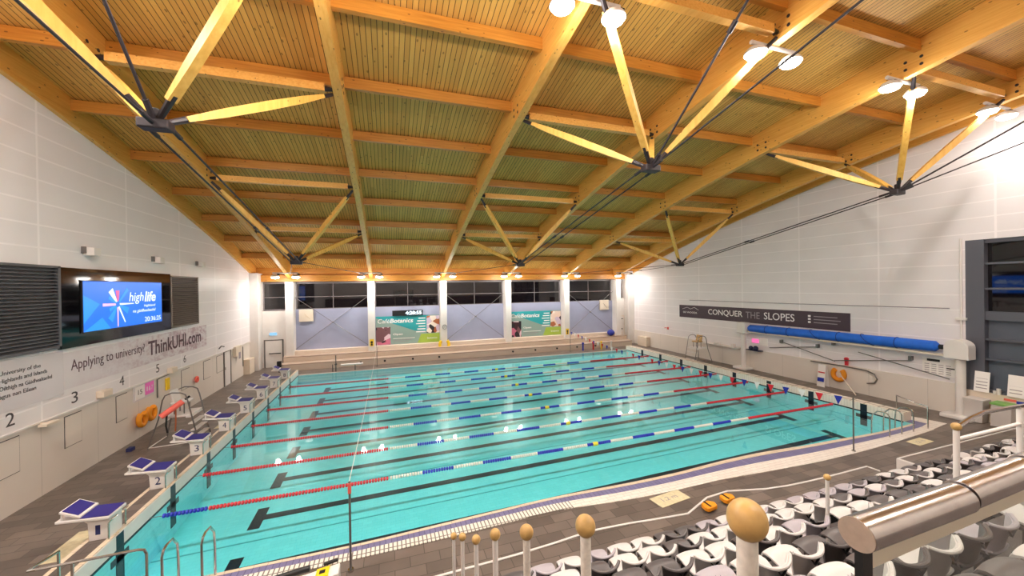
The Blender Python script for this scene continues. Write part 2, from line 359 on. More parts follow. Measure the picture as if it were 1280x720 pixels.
# floor deck: cells around the pool
fl = MB(); Zt = -.3
fl.box(XL-.3, -.05, YR, 21.2, Zt, 0)                        # left deck strip
fl.box(25.05, 29.5, YR, 21.2, Zt, 0)
fl.box(-.05, 25.05, PY1+.12, 21.2, Zt, 0)
xs = [-.05]+[i*.5 for i in range(0, 51)]+[25.05]
top = [(x, interp(OEDGE, x)) for x in xs]
fl.prism([(x, y, Zt) for x, y in top]+[(25.05, YR, Zt), (-.05, YR, Zt)], (0, 0, -Zt))
struct(fl, 'floor', M['deck'])
def strip(f0, f1, z0, z1, m, name, x0=0.0, x1=25.0, step=.5):
    b = MB(); n = int(round((x1-x0)/step)); pts = []
    for i in range(n+1):
        x = x0+(x1-x0)*i/n; w_ = interp(WEDGE, x); o_ = interp(OEDGE, x); pts.append((x, w_+(o_-w_)*f0, w_+(o_-w_)*f1))
    for a, c in zip(pts, pts[1:]):
        b.add([(a[0],a[1],z0),(c[0],c[1],z0),(c[0],c[2],z0),(a[0],a[2],z0),(a[0],a[1],z1),(c[0],c[1],z1),(c[0],c[2],z1),(a[0],a[2],z1)],
            [(0,3,2,1),(4,5,6,7),(0,1,5,4),(2,3,7,6)]+([(3,0,4,7)] if a is pts[0] else [])+([(1,2,6,5)] if c is pts[-1] else []))
    return struct(b, name, m)
strip(0, .16, -1.6, .012, [M['cream_tile']], 'trim_1')
strip(.16, .5, -.3, .006, [M['purple']], 'trim_2')
strip(.5, 1.0, -.3, .014, [M['grate']], 'trim_3', 0, 10)
strip(.5, 1.0, -.3, .014, [M['white_tile']], 'trim_4', 10, 25)
b = MB(); b.prism([(25,-1.62,-.2),(25,-1.85,-.2),(25.55,-1.75,-.2),(25.55,-1.3,-.2),(25.25,-1.3,-.2)], (0,0,.206)); struct(b, 'trim_5', M['purple'])
b = MB(); b.prism([(25,-1.85,-.2),(25,-2.15,-.2),(26.25,-2.0,-.2),(26.0,-.95,-.2),(25.5,-.95,-.2),(25.55,-1.75,-.2)], (0,0,.214)); struct(b, 'trim_6', M['white_tile'])
b = MB().box(0, 25, PY1, PY1+.14, -1.6, .02); struct(b, 'trim_7', M['white_tile'])
# pool basin (floor slopes gently up to the far right)
def fz(x, y): return -1.12+.015*x+.034*y
b = MB(); g = []
for i in range(26):
    for j in range(0, 20): pass
b.add([(0,-1.75,fz(0,-1.75)),(25,-1.75,fz(25,-1.75)),(25,PY1,fz(25,PY1)),(0,PY1,fz(0,PY1))], [(0,1,2,3)])
struct(b, 'pool_floor', M['pool_tile'])
b = MB().box(-.06, 0, -1.6, PY1, -1.5, 0); struct(b, 'pool_wall', [M['pool_wall']])
b = MB().box(25, 25.06, -1.6, PY1, -1.5, 0); struct(b, 'pool_wall', [M['pool_wall']])
b = MB().box(0, 25, PY1-.04, PY1, -1.5, -.0); struct(b, 'pool_wall', [M['pool_wall_x']])
b = MB().box(0, .012, -1.6, PY1, .02, .33); struct(b, 'trim_8', M['white'])
b = MB().box(24.988, 25, -1.3, PY1, .02, .33); struct(b, 'trim_9', M['white_tile'])
b = MB().box(.0, .022, -1.6, PY1, -.03, .022); struct(b, 'trim_10', M['black_tile'])
b = MB().box(24.978, 25, -1.3, PY1, -.03, .022); struct(b, 'trim_11', M['black_tile'])
# raised kerbs at both ends
b = MB().box(-.50, 0, -1.55, PY1+.1, 0, .34).mat(1).box(-.10, 0, -1.55, PY1+.1, .34, .352).box(-.50, -.41, -1.55, PY1+.1, .34, .352).mat(2).box(-.41, -.10, -1.42, PY1+.1, .34, .348).mat(1).box(-.41, -.10, -1.55, -1.42, .34, .352)
struct(b, 'pool_kerb', [M['cream'], M['cream_tile'], M['deck']])
M['kerb_tile'] = tiles('white_kerb_tiles_with_dark_joints', (232,222,208), (226,214,198), (140,126,112), .5, .28, .03, .35, noise=.06, off=0, axes=(1, 0))
b = MB().box(25, 25.5, -1.3, PY1+.1, 0, .34).mat(1).box(25, 25.5, -1.3, PY1+.1, .34, .352)
struct(b, 'pool_kerb', [M['cream'], M['kerb_tile']])
# lane markings on the floor and end walls
def lane_mark(k):
    y = k*2.1; b = MB(); e = .006
    def q(x0, x1, y0, y1):
        b.add([(x0,y0,fz(x0,y0)+e),(x1,y0,fz(x1,y0)+e),(x1,y1,fz(x1,y1)+e),(x0,y1,fz(x0,y1)+e)], [(0,1,2,3)])
    q(2.1, 23.1, y-.13, y+.13); q(1.85, 2.15, y-.5, y+.5); q(23.05, 23.35, y-.5, y+.5)
    for x0, x1 in ((.0, .016), (24.984, 25.0)):
        b.box(x0, x1, y-.12, y+.12, -.8 if x0 < 1 else -.6, .32); b.box(x0, x1, y-.28, y+.28, -.28, -.14)
    return struct(b, 'lane_marking', M['black_tile'])
for k in range(8): lane_mark(k)
b = MB()
for y, wd in ((1.05,.05),(3.15,.04),(-.9,.05)):
    b.add([(0,y,fz(0,y)+.004),(25,y,fz(25,y)+.004),(25,y+wd,fz(25,y+wd)+.004),(0,y+wd,fz(0,y+wd)+.004)], [(0,1,2,3)])
struct(b, 'pool_floor_joint', mat('teal_tile_joint', (60,160,168), .5))
b = MB(); n_ = 50
pts = [(0, PY1-.04, 0), (25, PY1-.04, 0)]
vs = [(x, interp(WEDGE, x)-.02, 0) for x in [25-i*.5 for i in range(51)]]
b.add([(0,PY1-.04,0),(25,PY1-.04,0)]+vs, [tuple(range(len(vs)+2))])
wt = struct(b, 'pool_water', M['water'])
if wt.data.polygons[0].normal.z < 0: wt.data.flip_normals()
# walls
def wall_side(x0, x1, name, zlow=2.05, holes=()):
    b = MB(); n = 40; ys = [YR+(21.0-YR)*i/n for i in range(n+1)]
    for a, c in zip(ys, ys[1:]):
        za, zc = prof(a)+1.0, prof(c)+1.0
        b.add([(x0,a,zlow),(x1,a,zlow),(x1,c,zlow),(x0,c,zlow),(x0,a,za),(x1,a,za),(x1,c,zc),(x0,c,zc)], [(0,3,2,1),(4,5,6,7),(1,2,6,5),(3,0,4,7)])
    return struct(b, name, M['wall'])
wall_side(XL-.3, XL, 'wall_left')
b = MB().box(XL-.3, XL-.03, YR, 21, 0, 2.05); struct(b, 'wall_left_lower', M['wall_low'])
# right wall: solid for y > -1.8, window bay beyond it
b = MB(); ys = [-1.85+(21.0+1.85)*i/30 for i in range(31)]
for a, c in zip(ys, ys[1:]):
    za, zc = prof(a)+1.0, prof(c)+1.0
    b.add([(XR,a,1.3),(XR+.3,a,1.3),(XR+.3,c,1.3),(XR,c,1.3),(XR,a,za),(XR+.3,a,za),(XR+.3,c,zc),(XR,c,zc)], [(0,3,2,1),(4,5,6,7),(1,2,6,5),(3,0,4,7)]+([(0,1,5,4)] if a == ys[0] else []))
ys = [YR+(-1.85-YR)*i/16 for i in range(17)]
for a, c in zip(ys, ys[1:]):
    za, zc = prof(a)+1.0, prof(c)+1.0
    b.add([(XR,a,7.2),(XR+.3,a,7.2),(XR+.3,c,7.2),(XR,c,7.2),(XR,a,za),(XR+.3,a,za),(XR+.3,c,zc),(XR,c,zc)], [(0,3,2,1),(4,5,6,7),(1,2,6,5),(3,0,4,7)])
struct(b, 'wall_right', M['wall'])
b = MB().box(XR-.06, XR+.3, -1.85, 21, 0, 1.3); struct(b, 'wall_right_lower', M['wall_low'])
b = MB().box(XR-.06, XR+.3, YR, -1.85, 0, 1.15); struct(b, 'wall_right_sill', M['cream'])
# deep glazed bay on the right
b = MB(); b.box(XR, XR+.45, -2.35, -1.85, 1.15, 7.2)
for z0, z1 in ((7.05,7.2),(6.2,6.28),(5.2,5.28),(4.0,4.35),(3.2,3.27),(2.42,2.49),(1.15,1.25)): b.box(XR+.08, XR+.45, YR, -2.35, z0, z1)
for y in (-5.2, -8.2, -11.2, -14.2): b.box(XR+.1, XR+.45, y, y+.12, 1.15, 7.2)
wf = struct(b, 'window_1', M['frame_grey'])
MB().box(XR+.3, XR+.34, YR, -2.35, 4.35, 7.05).build('pane', M['glass_dark'], wf)
MB().box(XR+.3, XR+.34, YR, -2.35, 1.25, 4.0).build('pane', M['pane_grey'], wf)
# back wall, with columns, high windows and stepped bench
COLX = [-1.1, 4.38, 9.85, 15.35, 20.87, 26.31]
b = MB().box(XL-.3, 29, YB+.25, YB+.5, 0, 4.05); struct(b, 'wall_back', M['cream'])
b = MB().box(XL-.3, XL+.5, 19.5, YB+.5, 0, 6.75).box(XL+.5, -1.35, YB, YB+.3, 0, 4.05); struct(b, 'wall_back_left_pier', M['white'])
b = MB().box(27.35, 28.2, 19.7, YB+.5, 0, 6.9).box(26.56, 27.35, YB, YB+.3, 0, 4.3); struct(b, 'wall_back_right_pier', M['white'])
b = MB(); n = 10
b.box(XL-.3, 29, YB+.5, YB+.7, 5.9, 6.6); struct(b, 'wall_back_head', M['frame_grey'])
wall_r = MB().box(XL-.3, 29, YR-.3, YR, 0, 13.4); struct(wall_r, 'wall_rear', M['white'])
bays = [(XL+.5, -1.35)]+[(a+.25, c-.25) for a, c in zip(COLX, COLX[1:])]+[(26.56, 27.35)]
for i, (a, c) in enumerate(bays):
    b = MB(); z0, z1 = 4.08, 6.1; t = .045
    b.box(a, c, YB+.3, YB+.4, z0, z0+.07).box(a, c, YB+.3, YB+.4, z1-.09, z1+.05).box(a, a+.07, YB+.3, YB+.4, z0, z1).box(c-.07, c, YB+.3, YB+.4, z0, z1)
    m_ = (a+c)/2; b.box(a, c, YB+.31, YB+.38, 5.02-t/2, 5.02+t/2)
    if c-a > 3: b.box(m_-t/2, m_+t/2, YB+.31, YB+.38, z0, z1)
    wf = struct(b, 'window_%d' % (i+2), M['mullion'])
    MB().box(a+.05, c-.05, YB+.35, YB+.36, z0+.05, z1).build('pane', M['glass_dark'], wf)
b = MB()
for a, c in bays[1:6]: b.box(a, c, YB+.1, YB+.27, 1.12, 4.1)
pn = [struct(MB().box(a, c, YB+.1, YB+.27, 1.12, 4.1), 'wall_back_panel', M['blind']) for a, c in bays[1:6]]
# benches: two concrete steps running along the back wall
M['bench'] = mat('cream_bench_render', (224,208,192), .5, noise=.05, nscale=1)
b = MB().box(-1.4, 26.8, 18.5, YB+.1, 0, .42).mat(1).box(-1.42, 26.82, 18.46, 19.3, .42, .47).mat(0).box(-1.4, 26.8, 19.3, YB+.12, .47, .8).mat(1).box(-1.42, 26.82, 19.26, 19.95, .8, .85).mat(0).box(-1.4, 26.8, 19.95, YB+.12, .85, 1.12)
struct(b, 'trim_bench_steps', [M['bench'], mat('stone_bench_edge', (176,156,140), .5)])
NOR = ['leftmost', 'second from the left', 'third from the left', 'fourth from the left', 'fifth from the left', 'rightmost']
for i, x in enumerate(COLX):
    b = MB(); z0 = .0 if i == 0 else .8
    b.box(x-.25, x+.25, 19.75, YB+.28, z0, 6.12)
    thing(b, 'wall_column', M['white'], 'white square column on the back wall between the windows, '+NOR[i]+' of six', 'column', 'white columns of the back wall', bevel=.015)
# eave beam
b = MB().box(XL, XR, YB-.15, YB+.25, 6.16, 6.62); thing(b, 'eave_beam', M['purlin'], 'orange timber eave beam resting along the tops of the back columns', 'beam')
# ceiling deck (curved, follows the beams)
b = MB(); n = 36; ys = [YR-.3+(21.3-YR+.3)*i/n for i in range(n+1)]
for a, c in zip(ys, ys[1:]):
    za, zc = prof(a)+.95, prof(c)+.95
    b.add([(XL-.3,a,za),(XR+.3,a,za),(XR+.3,c,zc),(XL-.3,c,zc),(XL-.3,a,za+.12),(XR+.3,a,za+.12),(XR+.3,c,zc+.12),(XL-.3,c,zc+.12)], [(0,1,2,3),(7,6,5,4),(0,4,5,1),(1,5,6,2),(2,6,7,3),(3,7,4,0)])
struct(b, 'ceiling', M['deck_wood'])
b = MB().box(XL-.3, XR+.3, YB+.2, YB+.8, 6.62, 7.2); struct(b, 'wall_back_top', M['purlin'])

# ================================================================ ROOF TIMBER
def curved_beam(x, wd, lo, hi, name, label, group, y0=YR, y1=20.5, side=0):
    b = MB(); n = 30; ys = [y0+(y1-y0)*i/n for i in range(n+1)]
    for i, (a, c) in enumerate(zip(ys, ys[1:])):
        p = [(x-wd/2,a,prof(a)+lo),(x+wd/2,a,prof(a)+lo),(x+wd/2,c,prof(c)+lo),(x-wd/2,c,prof(c)+lo),(x-wd/2,a,prof(a)+hi),(x+wd/2,a,prof(a)+hi),(x+wd/2,c,prof(c)+hi),(x-wd/2,c,prof(c)+hi)]
        f = [(0,3,2,1),(4,5,6,7),(1,2,6,5),(3,0,4,7)]
        if i == 0: f.append((0,1,5,4))
        if i == n-1: f.append((2,3,7,6))
        b.add(p, f)
    return b, name, label, group
BO = ['leftmost', 'second from the left', 'third from the left', 'fourth from the left', 'fifth from the left', 'rightmost']
for i, x in enumerate(COLX):
    b, nm, lb, gr = curved_beam(x, .24, 0, .95, 'roof_beam', 'deep curved glulam roof beam running to the back wall, '+BO[i]+' of six', 'main glulam roof beams')
    # steel plate bolts near the truss joints, on the side faces
    root = thing(b, nm, M['beam'], lb, 'beam', gr)
    bb = MB()
    for yy in (12.4, 7.2, 1.2, -3.6):
        for dy, dz in ((-.18,.2),(.18,.2),(-.18,.42),(.18,.42)):
            for s in (-1, 1): bb.cyl((x+s*.115, yy+dy, prof(yy)+dz), (x+s*.13, yy+dy, prof(yy)+dz), .045, 8)
    o = bb.build('bolt_plate', M['dark_metal'], root)
for x, nm in ((XL+.07, 'left'), (XR-.07, 'right')):
    b, n_, lb, gr = curved_beam(x, .14, .22, .95, 'edge_beam', 'timber edge beam where the roof meets the '+nm+' white wall', 'roof edge beams')
    thing(b, n_, M['beam'], lb, 'beam', gr)
PY = [17.85, 15.2, 12.55, 9.85, 7.1, 4.4, 1.7, -1.0, -3.7, -6.4, -9.1]
XB = [XL+.14]+COLX+[XR-.14]
bayname = ['left wall and first beam']+['%s and %s beams' % (ORD[i], ORD[i+1]) for i in range(5)]+['last beam and right wall']
for bi in range(7):
    x0 = XB[bi]+(.12 if bi else 0); x1 = XB[bi+1]-(.12 if bi < 6 else 0)
    for j, y in enumerate(PY):
        if y < -4.5 and (bi < 2 or bi > 4): continue
        if bi == 0 and y < 0: continue
        z = prof(y); b = MB().box(x0, x1, y-.075, y+.075, z+.59, z+.915)
        thing(b, 'purlin', M['purlin'], 'timber purlin between '+bayname[bi]+', '+ORD[j]+' from the back wall', 'purlin', 'roof purlins')
# pyramid trusses under alternate bays
ROW = {0: ('near', -1.85, (1.25, -3.5)), 1: ('far', 9.0, (12.35, 7.3))}
APX = {}
side_n = ['left', 'middle', 'right']
for ti, (bl, br) in enumerate(((0, 1), (2, 3), (4, 5))):
    xa = (COLX[bl]+COLX[br])/2
    for r in (0, 1):
        nm, ya, (yc1, yc0) = ROW[r]; za = ([8.65, 8.8, 8.88] if r == 0 else [6.83, 6.78, 6.84])[ti]; A = Vector((xa, ya, za)); APX[(ti, r)] = A
        root = empty('roof_truss', A, 'hanging pyramid of four timber struts meeting at a dark steel node, %s bay, %s row' % (side_n[ti], nm), 'truss', 'pyramid strut trusses under the roof')
        MB().box(A.x-.24, A.x+.24, A.y-.13, A.y+.13, A.z-.09, A.z+.09).cyl(A+Vector((0,0,.05)), A+Vector((0,0,.3)), .09, 10).build('node_plate', M['dark_metal'], root, bevel=.03)
        for xc, sg in ((COLX[bl], 1), (COLX[br], -1)):
            for yc in (yc1, yc0):
                T = Vector((xc+sg*.16, yc, prof(yc)+.06)); d = (T-A); L_ = d.length; d.normalize()
                s = MB(); p0 = A+d*.55; p1 = T-d*.4; mid = (p0+p1)/2
                sd = d.cross(Vector((0,0,1))).normalized(); up = sd.cross(d)
                rings = [(p0,.10),(p0+(p1-p0)*.2,.17),(mid,.2),(p0+(p1-p0)*.8,.17),(p1,.10)]
                vs = [];
                for p, h in rings: vs += [p+sd*.08+up*h/2*1.0, p-sd*.08+up*h/2, p-sd*.08-up*h/2, p+sd*.08-up*h/2]
                fs = [(i*4+k, i*4+(k+1) % 4, (i+1)*4+(k+1) % 4, (i+1)*4+k) for i in range(4) for k in range(4)]+[(3,2,1,0),(16,17,18,19)]
                s.add(vs, fs); st = s.build('strut', M['strut'], root)
                MB().cyl(A+d*.1, p0+d*.12, .05, 8, .07).build('steel_end', M['dark_metal'], st); MB().cyl(p1-d*.12, T, .07, 8, .045).build('steel_end', M['dark_metal'], st)
        for yc in (yc1, yc0):
            z = prof(yc)+.2
            s = MB().box(COLX[bl]+.35, COLX[br]-.35, yc-.1, yc+.1, z-.1, z+.12)
            c = s.build('cross_strut', M['beam'], root)
            MB().cyl((COLX[bl]+.12, yc, z), (COLX[bl]+.36, yc, z), .05, 8, .08).build('steel_end', M['dark_metal'], c); MB().cyl((COLX[br]-.36, yc, z), (COLX[br]-.12, yc, z), .08, 8, .05).build('steel_end', M['dark_metal'], c)
# tension rods
def rod(p0, p1, label, r=.022, group='steel tie rods of the roof'):
    b = MB().cyl(p0, p1, r, 8)
    d = (Vector(p1)-Vector(p0)).normalized(); b.cyl(Vector(p0), Vector(p0)+d*.35, r*1.9, 8)
    m0 = Vector(p0)+(Vector(p1)-Vector(p0))*.55; b.cyl(m0-d*.12, m0+d*.12, r*2, 8)
    return thing(b, 'tie_rod', M['dark_metal'], label, 'rod', group)
for ti in range(3):
    A, D = APX[(ti, 0)], APX[(ti, 1)]
    for s, nm in ((-1, 'left'), (1, 'right')):
        rod(A+Vector((s*.18, .1, 0)), D+Vector((s*.18, -.1, 0)), 'steel tie rod between near and far truss nodes, %s bay, %s of the pair' % (side_n[ti], nm))
        xc = COLX[ti*2+(0 if s < 0 else 1)]
        rod(D+Vector((s*.2, .1, .02)), (xc-s*.13, 19.6, prof(19.6)+.1), 'thin steel rod from the far truss node to the %s column top, %s bay' % (nm, side_n[ti]), .016)
EX = [((1.64, -3.13, 10.01), (1.64, -4.55, 8.97)), ((12.6, -4.81, 11.29), (12.6, -6.57, 9.87)), ((23.6, -4.74, 10.27), (23.6, -4.74, 9.65))]
for ti in range(3):
    A = APX[(ti, 0)]
    for k, nm in ((0, 'steeper'), (1, 'shallower')):
        P = Vector(EX[ti][k]); d = (P-A).normalized(); t = 1.0
        while (A+d*t).y > -13.5 and (A+d*t).z < prof((A+d*t).y)+.5 and t < 16: t += .1
        rod(A+d*.1, A+d*t, 'dark steel rod rising from the near truss node, %s bay, the %s one' % (side_n[ti], nm), .028 if k == 0 else .022)

# ================================================================ HIGH-BAY LAMPS
def lamp_pair(x, y, z, rowname, i, k_=1.0):
    root = empty('high_bay_light', (x, y, z), 'white lamp pair, %s roof beam, %s' % (BO[i], rowname), 'ceiling light', 'paired high-bay lamps')
    MB().cyl((x-.78, y, z+.12), (x+.78, y, z+.12), .055, 10).build('mounting_tube', M['white'], root, smooth=True)
    b = MB().cyl((x-.06, y, z+.12), (x-.06, y, z+.5), .02, 6).cyl((x+.06, y, z+.12), (x+.06, y, z+.5), .02, 6); b.build('hanger', M['grey_metal'], root)
    for s in (-1, 1):
        cx = x+s*.63
        r = MB().lathe((cx, y, z-.16), [(.27,0),(.265,.05),(.2,.13),(.1,.18),(.02,.19)], 18).build('reflector', M['white'], root, smooth=True)
        MB().box(cx+s*-.02+.1, cx+s*-.02+.26, y-.07, y+.07, z-.03, z+.08).build('gear_box', M['black'], r)
        MB().lathe((cx, y, z-.2), [(.02,-.07),(.12,-.06),(.21,-.03),(.255,.035)], 18).build('lens', M['lens'], r, smooth=True)
        ld = bpy.data.lights.new('high_bay_lamp', 'AREA'); ld.shape = 'DISK'; ld.size = .4; ld.energy = LAMP_W*k_; ld.color = LAMP_C
        lo = bpy.data.objects.new('lamp_beam', ld); COL.objects.link(lo); lo.parent = root; lo.location = (s*.63, 0, -.24)
        ld = bpy.data.lights.new('high_bay_lamp_glow', 'POINT'); ld.energy = LAMP_G*k_; ld.color = LAMP_C; ld.shadow_soft_size = .12
        lo = bpy.data.objects.new('lamp_glow', ld); COL.objects.link(lo); lo.parent = root; lo.location = (s*.63, 0, -.42)
for i, x in enumerate(COLX):
    lamp_pair(x, 18.9, prof(18.9)-.14, 'far row by the back windows', i, (.22, .3, .3, .3, .26, .14)[i])
    lamp_pair(x, -3.3, prof(-3.3)-.14, 'near row over the pool edge', i, (.9, .75, .6, .48, .36, .14)[i])
for i in (0, 2, 3, 5): lamp_pair(COLX[i], -11.5, prof(-11.5)-.14, 'rear row over the seating', i, .4)

# ================================================================ LEFT WALL FIXTURES
W = XL
def louvre(y0, y1, z0, z1, m, n, label):
    root = empty('louvre_panel', (W, (y0+y1)/2, z0), label, 'louvre')
    MB().box(W, W+.1, y0, y0+.08, z0, z1).box(W, W+.1, y1-.08, y1, z0, z1).box(W, W+.1, y0, y1, z0, z0+.06).box(W, W+.1, y0, y1, z1-.06, z1).build('frame', m, root)
    b = MB(); h = (z1-z0-.12)/n
    for i in range(n):
        z = z0+.06+h*i; b.add([(W+.09,y0+.08,z),(W+.09,y1-.08,z),(W+.01,y1-.08,z+h*.62),(W+.01,y0+.08,z+h*.62),(W+.09,y0+.08,z+h*.12),(W+.09,y1-.08,z+h*.12),(W+.01,y1-.08,z+h*.74),(W+.01,y0+.08,z+h*.74)], [(0,1,2,3),(4,7,6,5),(0,4,5,1),(3,2,6,7)])
    b.build('slats', m, root); MB().box(W, W+.006, y0+.05, y1-.05, z0+.03, z1-.03).build('backing', M['black'], root)
louvre(-1.0, 3.93, 3.98, 6.36, M['slat'], 24, 'large dark grey louvred vent on the left wall beside the screen, nearer one')
louvre(9.66, 12.14, 3.96, 6.27, M['bronze_slat'], 24, 'smaller brownish louvred vent on the left wall, beyond the screen')
b = MB().box(W, W+.08, 3.93, 9.66, 3.94, 6.33)
thing(b, 'black_surround', M['gloss_black'], 'glossy black panel behind the blue screen on the left wall', 'panel')
sc = empty('scoreboard_screen', (W+.08, 6.8, 4.34), 'bright blue wall screen with star logo and white writing on the left wall', 'screen')
MB().box(W+.08, W+.118, 4.67, 8.92, 4.32, 5.97).build('casing', M['black'], sc)
SX = W+.122
MB().box(W+.118, SX, 4.71, 8.88, 4.35, 5.94).build('display', M['screen_blue'], sc)
def poly_part(pts, m, parent, name, x=SX, t=.004): return MB().prism([(x, y, z) for y, z in pts], (t, 0, 0)).build(name, m, parent)
def petal(cy, cz, ang, r0, r1, w0, w1, m, t):
    a = math.radians(ang); d = (math.cos(a), math.sin(a)); n = (-d[1], d[0])
    poly_part([(cy+d[0]*r0-n[0]*w0, cz+d[1]*r0-n[1]*w0), (cy+d[0]*r1-n[0]*w1, cz+d[1]*r1-n[1]*w1), (cy+d[0]*r1+n[0]*w1, cz+d[1]*r1+n[1]*w1), (cy+d[0]*r0+n[0]*w0, cz+d[1]*r0+n[1]*w0)], m, sc, 'logo_petal', SX, t)
poly_part([(4.71,4.6),(5.4,5.2),(4.71,5.5)], M['screen_blue2'], sc, 'background_shape', SX, .002)
poly_part([(4.71,4.35),(5.5,4.75),(5.9,4.35)], M['screen_blue2'], sc, 'background_shape', SX, .0015)
CY, CZ = 6.25, 5.16
for ang, r1, w1, mm in ((90,.48,.10,'screen_pink'),(125,.6,.12,'screen_white'),(180,.72,.05,'screen_pale'),(235,.65,.13,'screen_blue2'),(270,.78,.02,'screen_pale'),(300,.75,.02,'screen_white'),(335,.6,.12,'screen_blue2'),(0,.85,.015,'screen_white'),(45,.75,.07,'screen_blue2'),(150,.5,.06,'screen_blue2'),(205,.45,.05,'screen_blue2')):
    petal(CY, CZ, ang, .1, r1, .035, w1, M[mm], .005)
text('high', M['screen_white'], sc, (SX, 6.85, 5.13), YP, .84, .44, 'screen_lettering', shear=.2)
text('life', M['screen_white'], sc, (SX, 7.75, 5.2), YP, .72, .4, 'screen_lettering', bold=.02, shear=.2)
text('highland', M['screen_white'], sc, (SX, 7.72, 4.98), YP, .72, .12, 'screen_lettering', shear=.2)
text('na gàidhealtachd', M['screen_white'], sc, (SX, 7.05, 4.78), YP, 1.4, .15, 'screen_lettering', shear=.2)
text('20:36:25', M['screen_white'], sc, (SX, 7.75, 4.43), YP, 1.05, .18, 'screen_lettering')
# banner
bn = empty('wall_banner', (W, 7, 2.62), 'long printed university banner under the screen on the left wall', 'banner')
MB().box(W, W+.012, -.5, 4.1, 2.62, 3.9).build('pale_panel', M['banner'], bn)
MB().box(W, W+.013, 4.1, 13.1, 2.72, 3.8).build('mottled_panel', M['mottled'], bn)
BX = W+.014
for i, s in enumerate(('University of the', 'Highlands and Islands', 'Oilthigh na Gàidhealtachd', 'agus nan Eilean')):
    text(s, M['text_dark'], bn, (BX, 2.2, 3.52-i*.19), YP, [1.15,1.35,1.5,1.0][i], .14)
text('Applying to university?', M['text_plum'], bn, (BX, 4.37, 3.14), YP, 3.55, .42)
text('ThinkUHI.com', M['text_plum'], bn, (BX, 8.15, 3.02), YP, 4.35, .58, bold=.02)
for k, (n_, y) in enumerate(((2, 2.47), (3, 4.5), (4, 6.6), (5, 8.78), (6, 10.93), (7, 13.0), (8, 15.1))):
    if n_ > 6: continue
    o = text(str(n_), M['text_dark'], None, (W, y-.11, 2.24), YP, .24 if n_ < 5 else .22, .34, 'lane_number'); origin(o)
    tag(o, 'dark numeral %d painted on the left wall above the hatches' % n_, 'number', 'lane numbers on the left wall')
# projecting ledge line at 2.05
b = MB().box(W-.03, W+.03, YR, 20.0, 2.02, 2.07); struct(b, 'trim_12', M['white'])
hn = ['nearest, at the picture edge', 'second nearest', 'third nearest', 'fourth nearest', 'fifth nearest', 'farthest']
for i, (y0, y1) in enumerate(((2.0,2.75),(4.15,4.8),(6.33,6.92),(10.65,11.4),(12.8,13.6),(14.35,15.2))):
    root = empty('wall_hatch', (W-.03, (y0+y1)/2, 1.0), 'cream outlined hatch low on the left wall, '+hn[i], 'hatch', 'access hatches of the left wall')
    MB().box(W-.03, W-.022, y0, y1, .98, 1.92).build('surround', M['text_dark'], root)
    MB().box(W-.03, W-.012, y0+.02, y1-.02, 1.0, 1.9).build('hatch_door', M['wall_low'], root)
for i, (y, z) in enumerate(((5.08,6.87),(8.69,6.85),(12.32,6.9))):
    root = empty('wall_sensor', (W, y, z), 'small white box unit high on the left wall above the screen, %s' % ('nearest','middle','farthest')[i], 'sensor', 'white box units above the screen')
    MB().box(W, W+.28, y-.16, y+.16, z-.12, z+.14).build('housing', M['white'], root, bevel=.02); MB().box(W, W+.1, y-.22, y-.16, z-.05, z+.16).build('bracket', M['grey_metal'], root)
for i, (y, z) in enumerate(((5.58,2.22),(9.65,2.14))):
    b = MB().box(W, W+.2, y-.22, y+.22, z-.1, z+.12); thing(b, 'wall_light_box', M['cream'], 'small cream box fixed on the ledge of the left wall, %s one' % ('nearer','farther')[i], 'box', 'cream boxes on the left wall ledge', bevel=.02)
b = MB().cyl((W, 3.3, 2.02), (W+.25, 3.3, 2.0), .03, 8).box(W+.1, W+.28, 3.1, 3.55, 1.97, 2.03)
thing(b, 'wall_bracket', M['cream'], 'cream bracket arm on the left wall between numerals 2 and 3', 'bracket')
# notices, flotation rings
nb = empty('notice_board', (W-.03, 7.9, 1.5), 'pair of notices on the left wall, white paper beside a bright pink one', 'notice')
MB().box(W-.03, W-.01, 7.25, 8.55, 1.42, 2.02).build('backing', M['banner'], nb)
MB().box(W-.01, W, 7.35, 7.9, 1.48, 1.98).build('white_notice', M['paper'], nb); pk = MB().box(W-.01, W, 7.95, 8.5, 1.52, 1.98).build('pink_notice', M['pink_notice'], nb)
text('15', M['text_dark'], nb, (W, 7.5, 1.65), YP, .25, .18); text('8 & 7', M['text_white'], nb, (W, 8.02, 1.65), YP, .4, .18)
b = MB().cyl((W, 8.75, 1.2), (W, 8.75, 1.95), .02, 6).cyl((W, 8.75, 1.95), (W, 9.6, 1.98), .015, 6)
thing(b, 'wall_conduit', M['grey_metal'], 'thin grey pipe bending along the left wall beside the pink notice', 'pipe')
def horseshoe(c, R, r, axis, m, label, name='rescue_buoy', cat='rescue buoy', gap=70):
    pts = []
    for i in range(25):
        a = math.radians(90+gap/2+(360-gap)*i/24)
        if axis == 'x': pts.append((c[0], c[1]+R*math.cos(a), c[2]+R*1.15*math.sin(a)))
        else: pts.append((c[0]+R*math.cos(a), c[1], c[2]+R*1.15*math.sin(a)))
    return thing(MB().tube(pts, r, 10), name, m, label, cat, smooth=True)
horseshoe((W+.09, 8.12, .78), .2, .1, 'x', M['orange'], 'orange horseshoe rescue buoy hanging on the left wall, front one of two overlapping', gap=60)
horseshoe((W+.1, 7.52, .72), .2, .09, 'x', M['orange'], 'orange horseshoe rescue buoy hanging behind its twin on the left wall, nearer the camera', gap=60)
b = MB().box(W-.02, W+.03, 9.35, 9.6, 1.35, 1.85); thing(b, 'yellow_sign', M['yellow'], 'small yellow safety sign on the left wall right of the pink notice', 'sign')
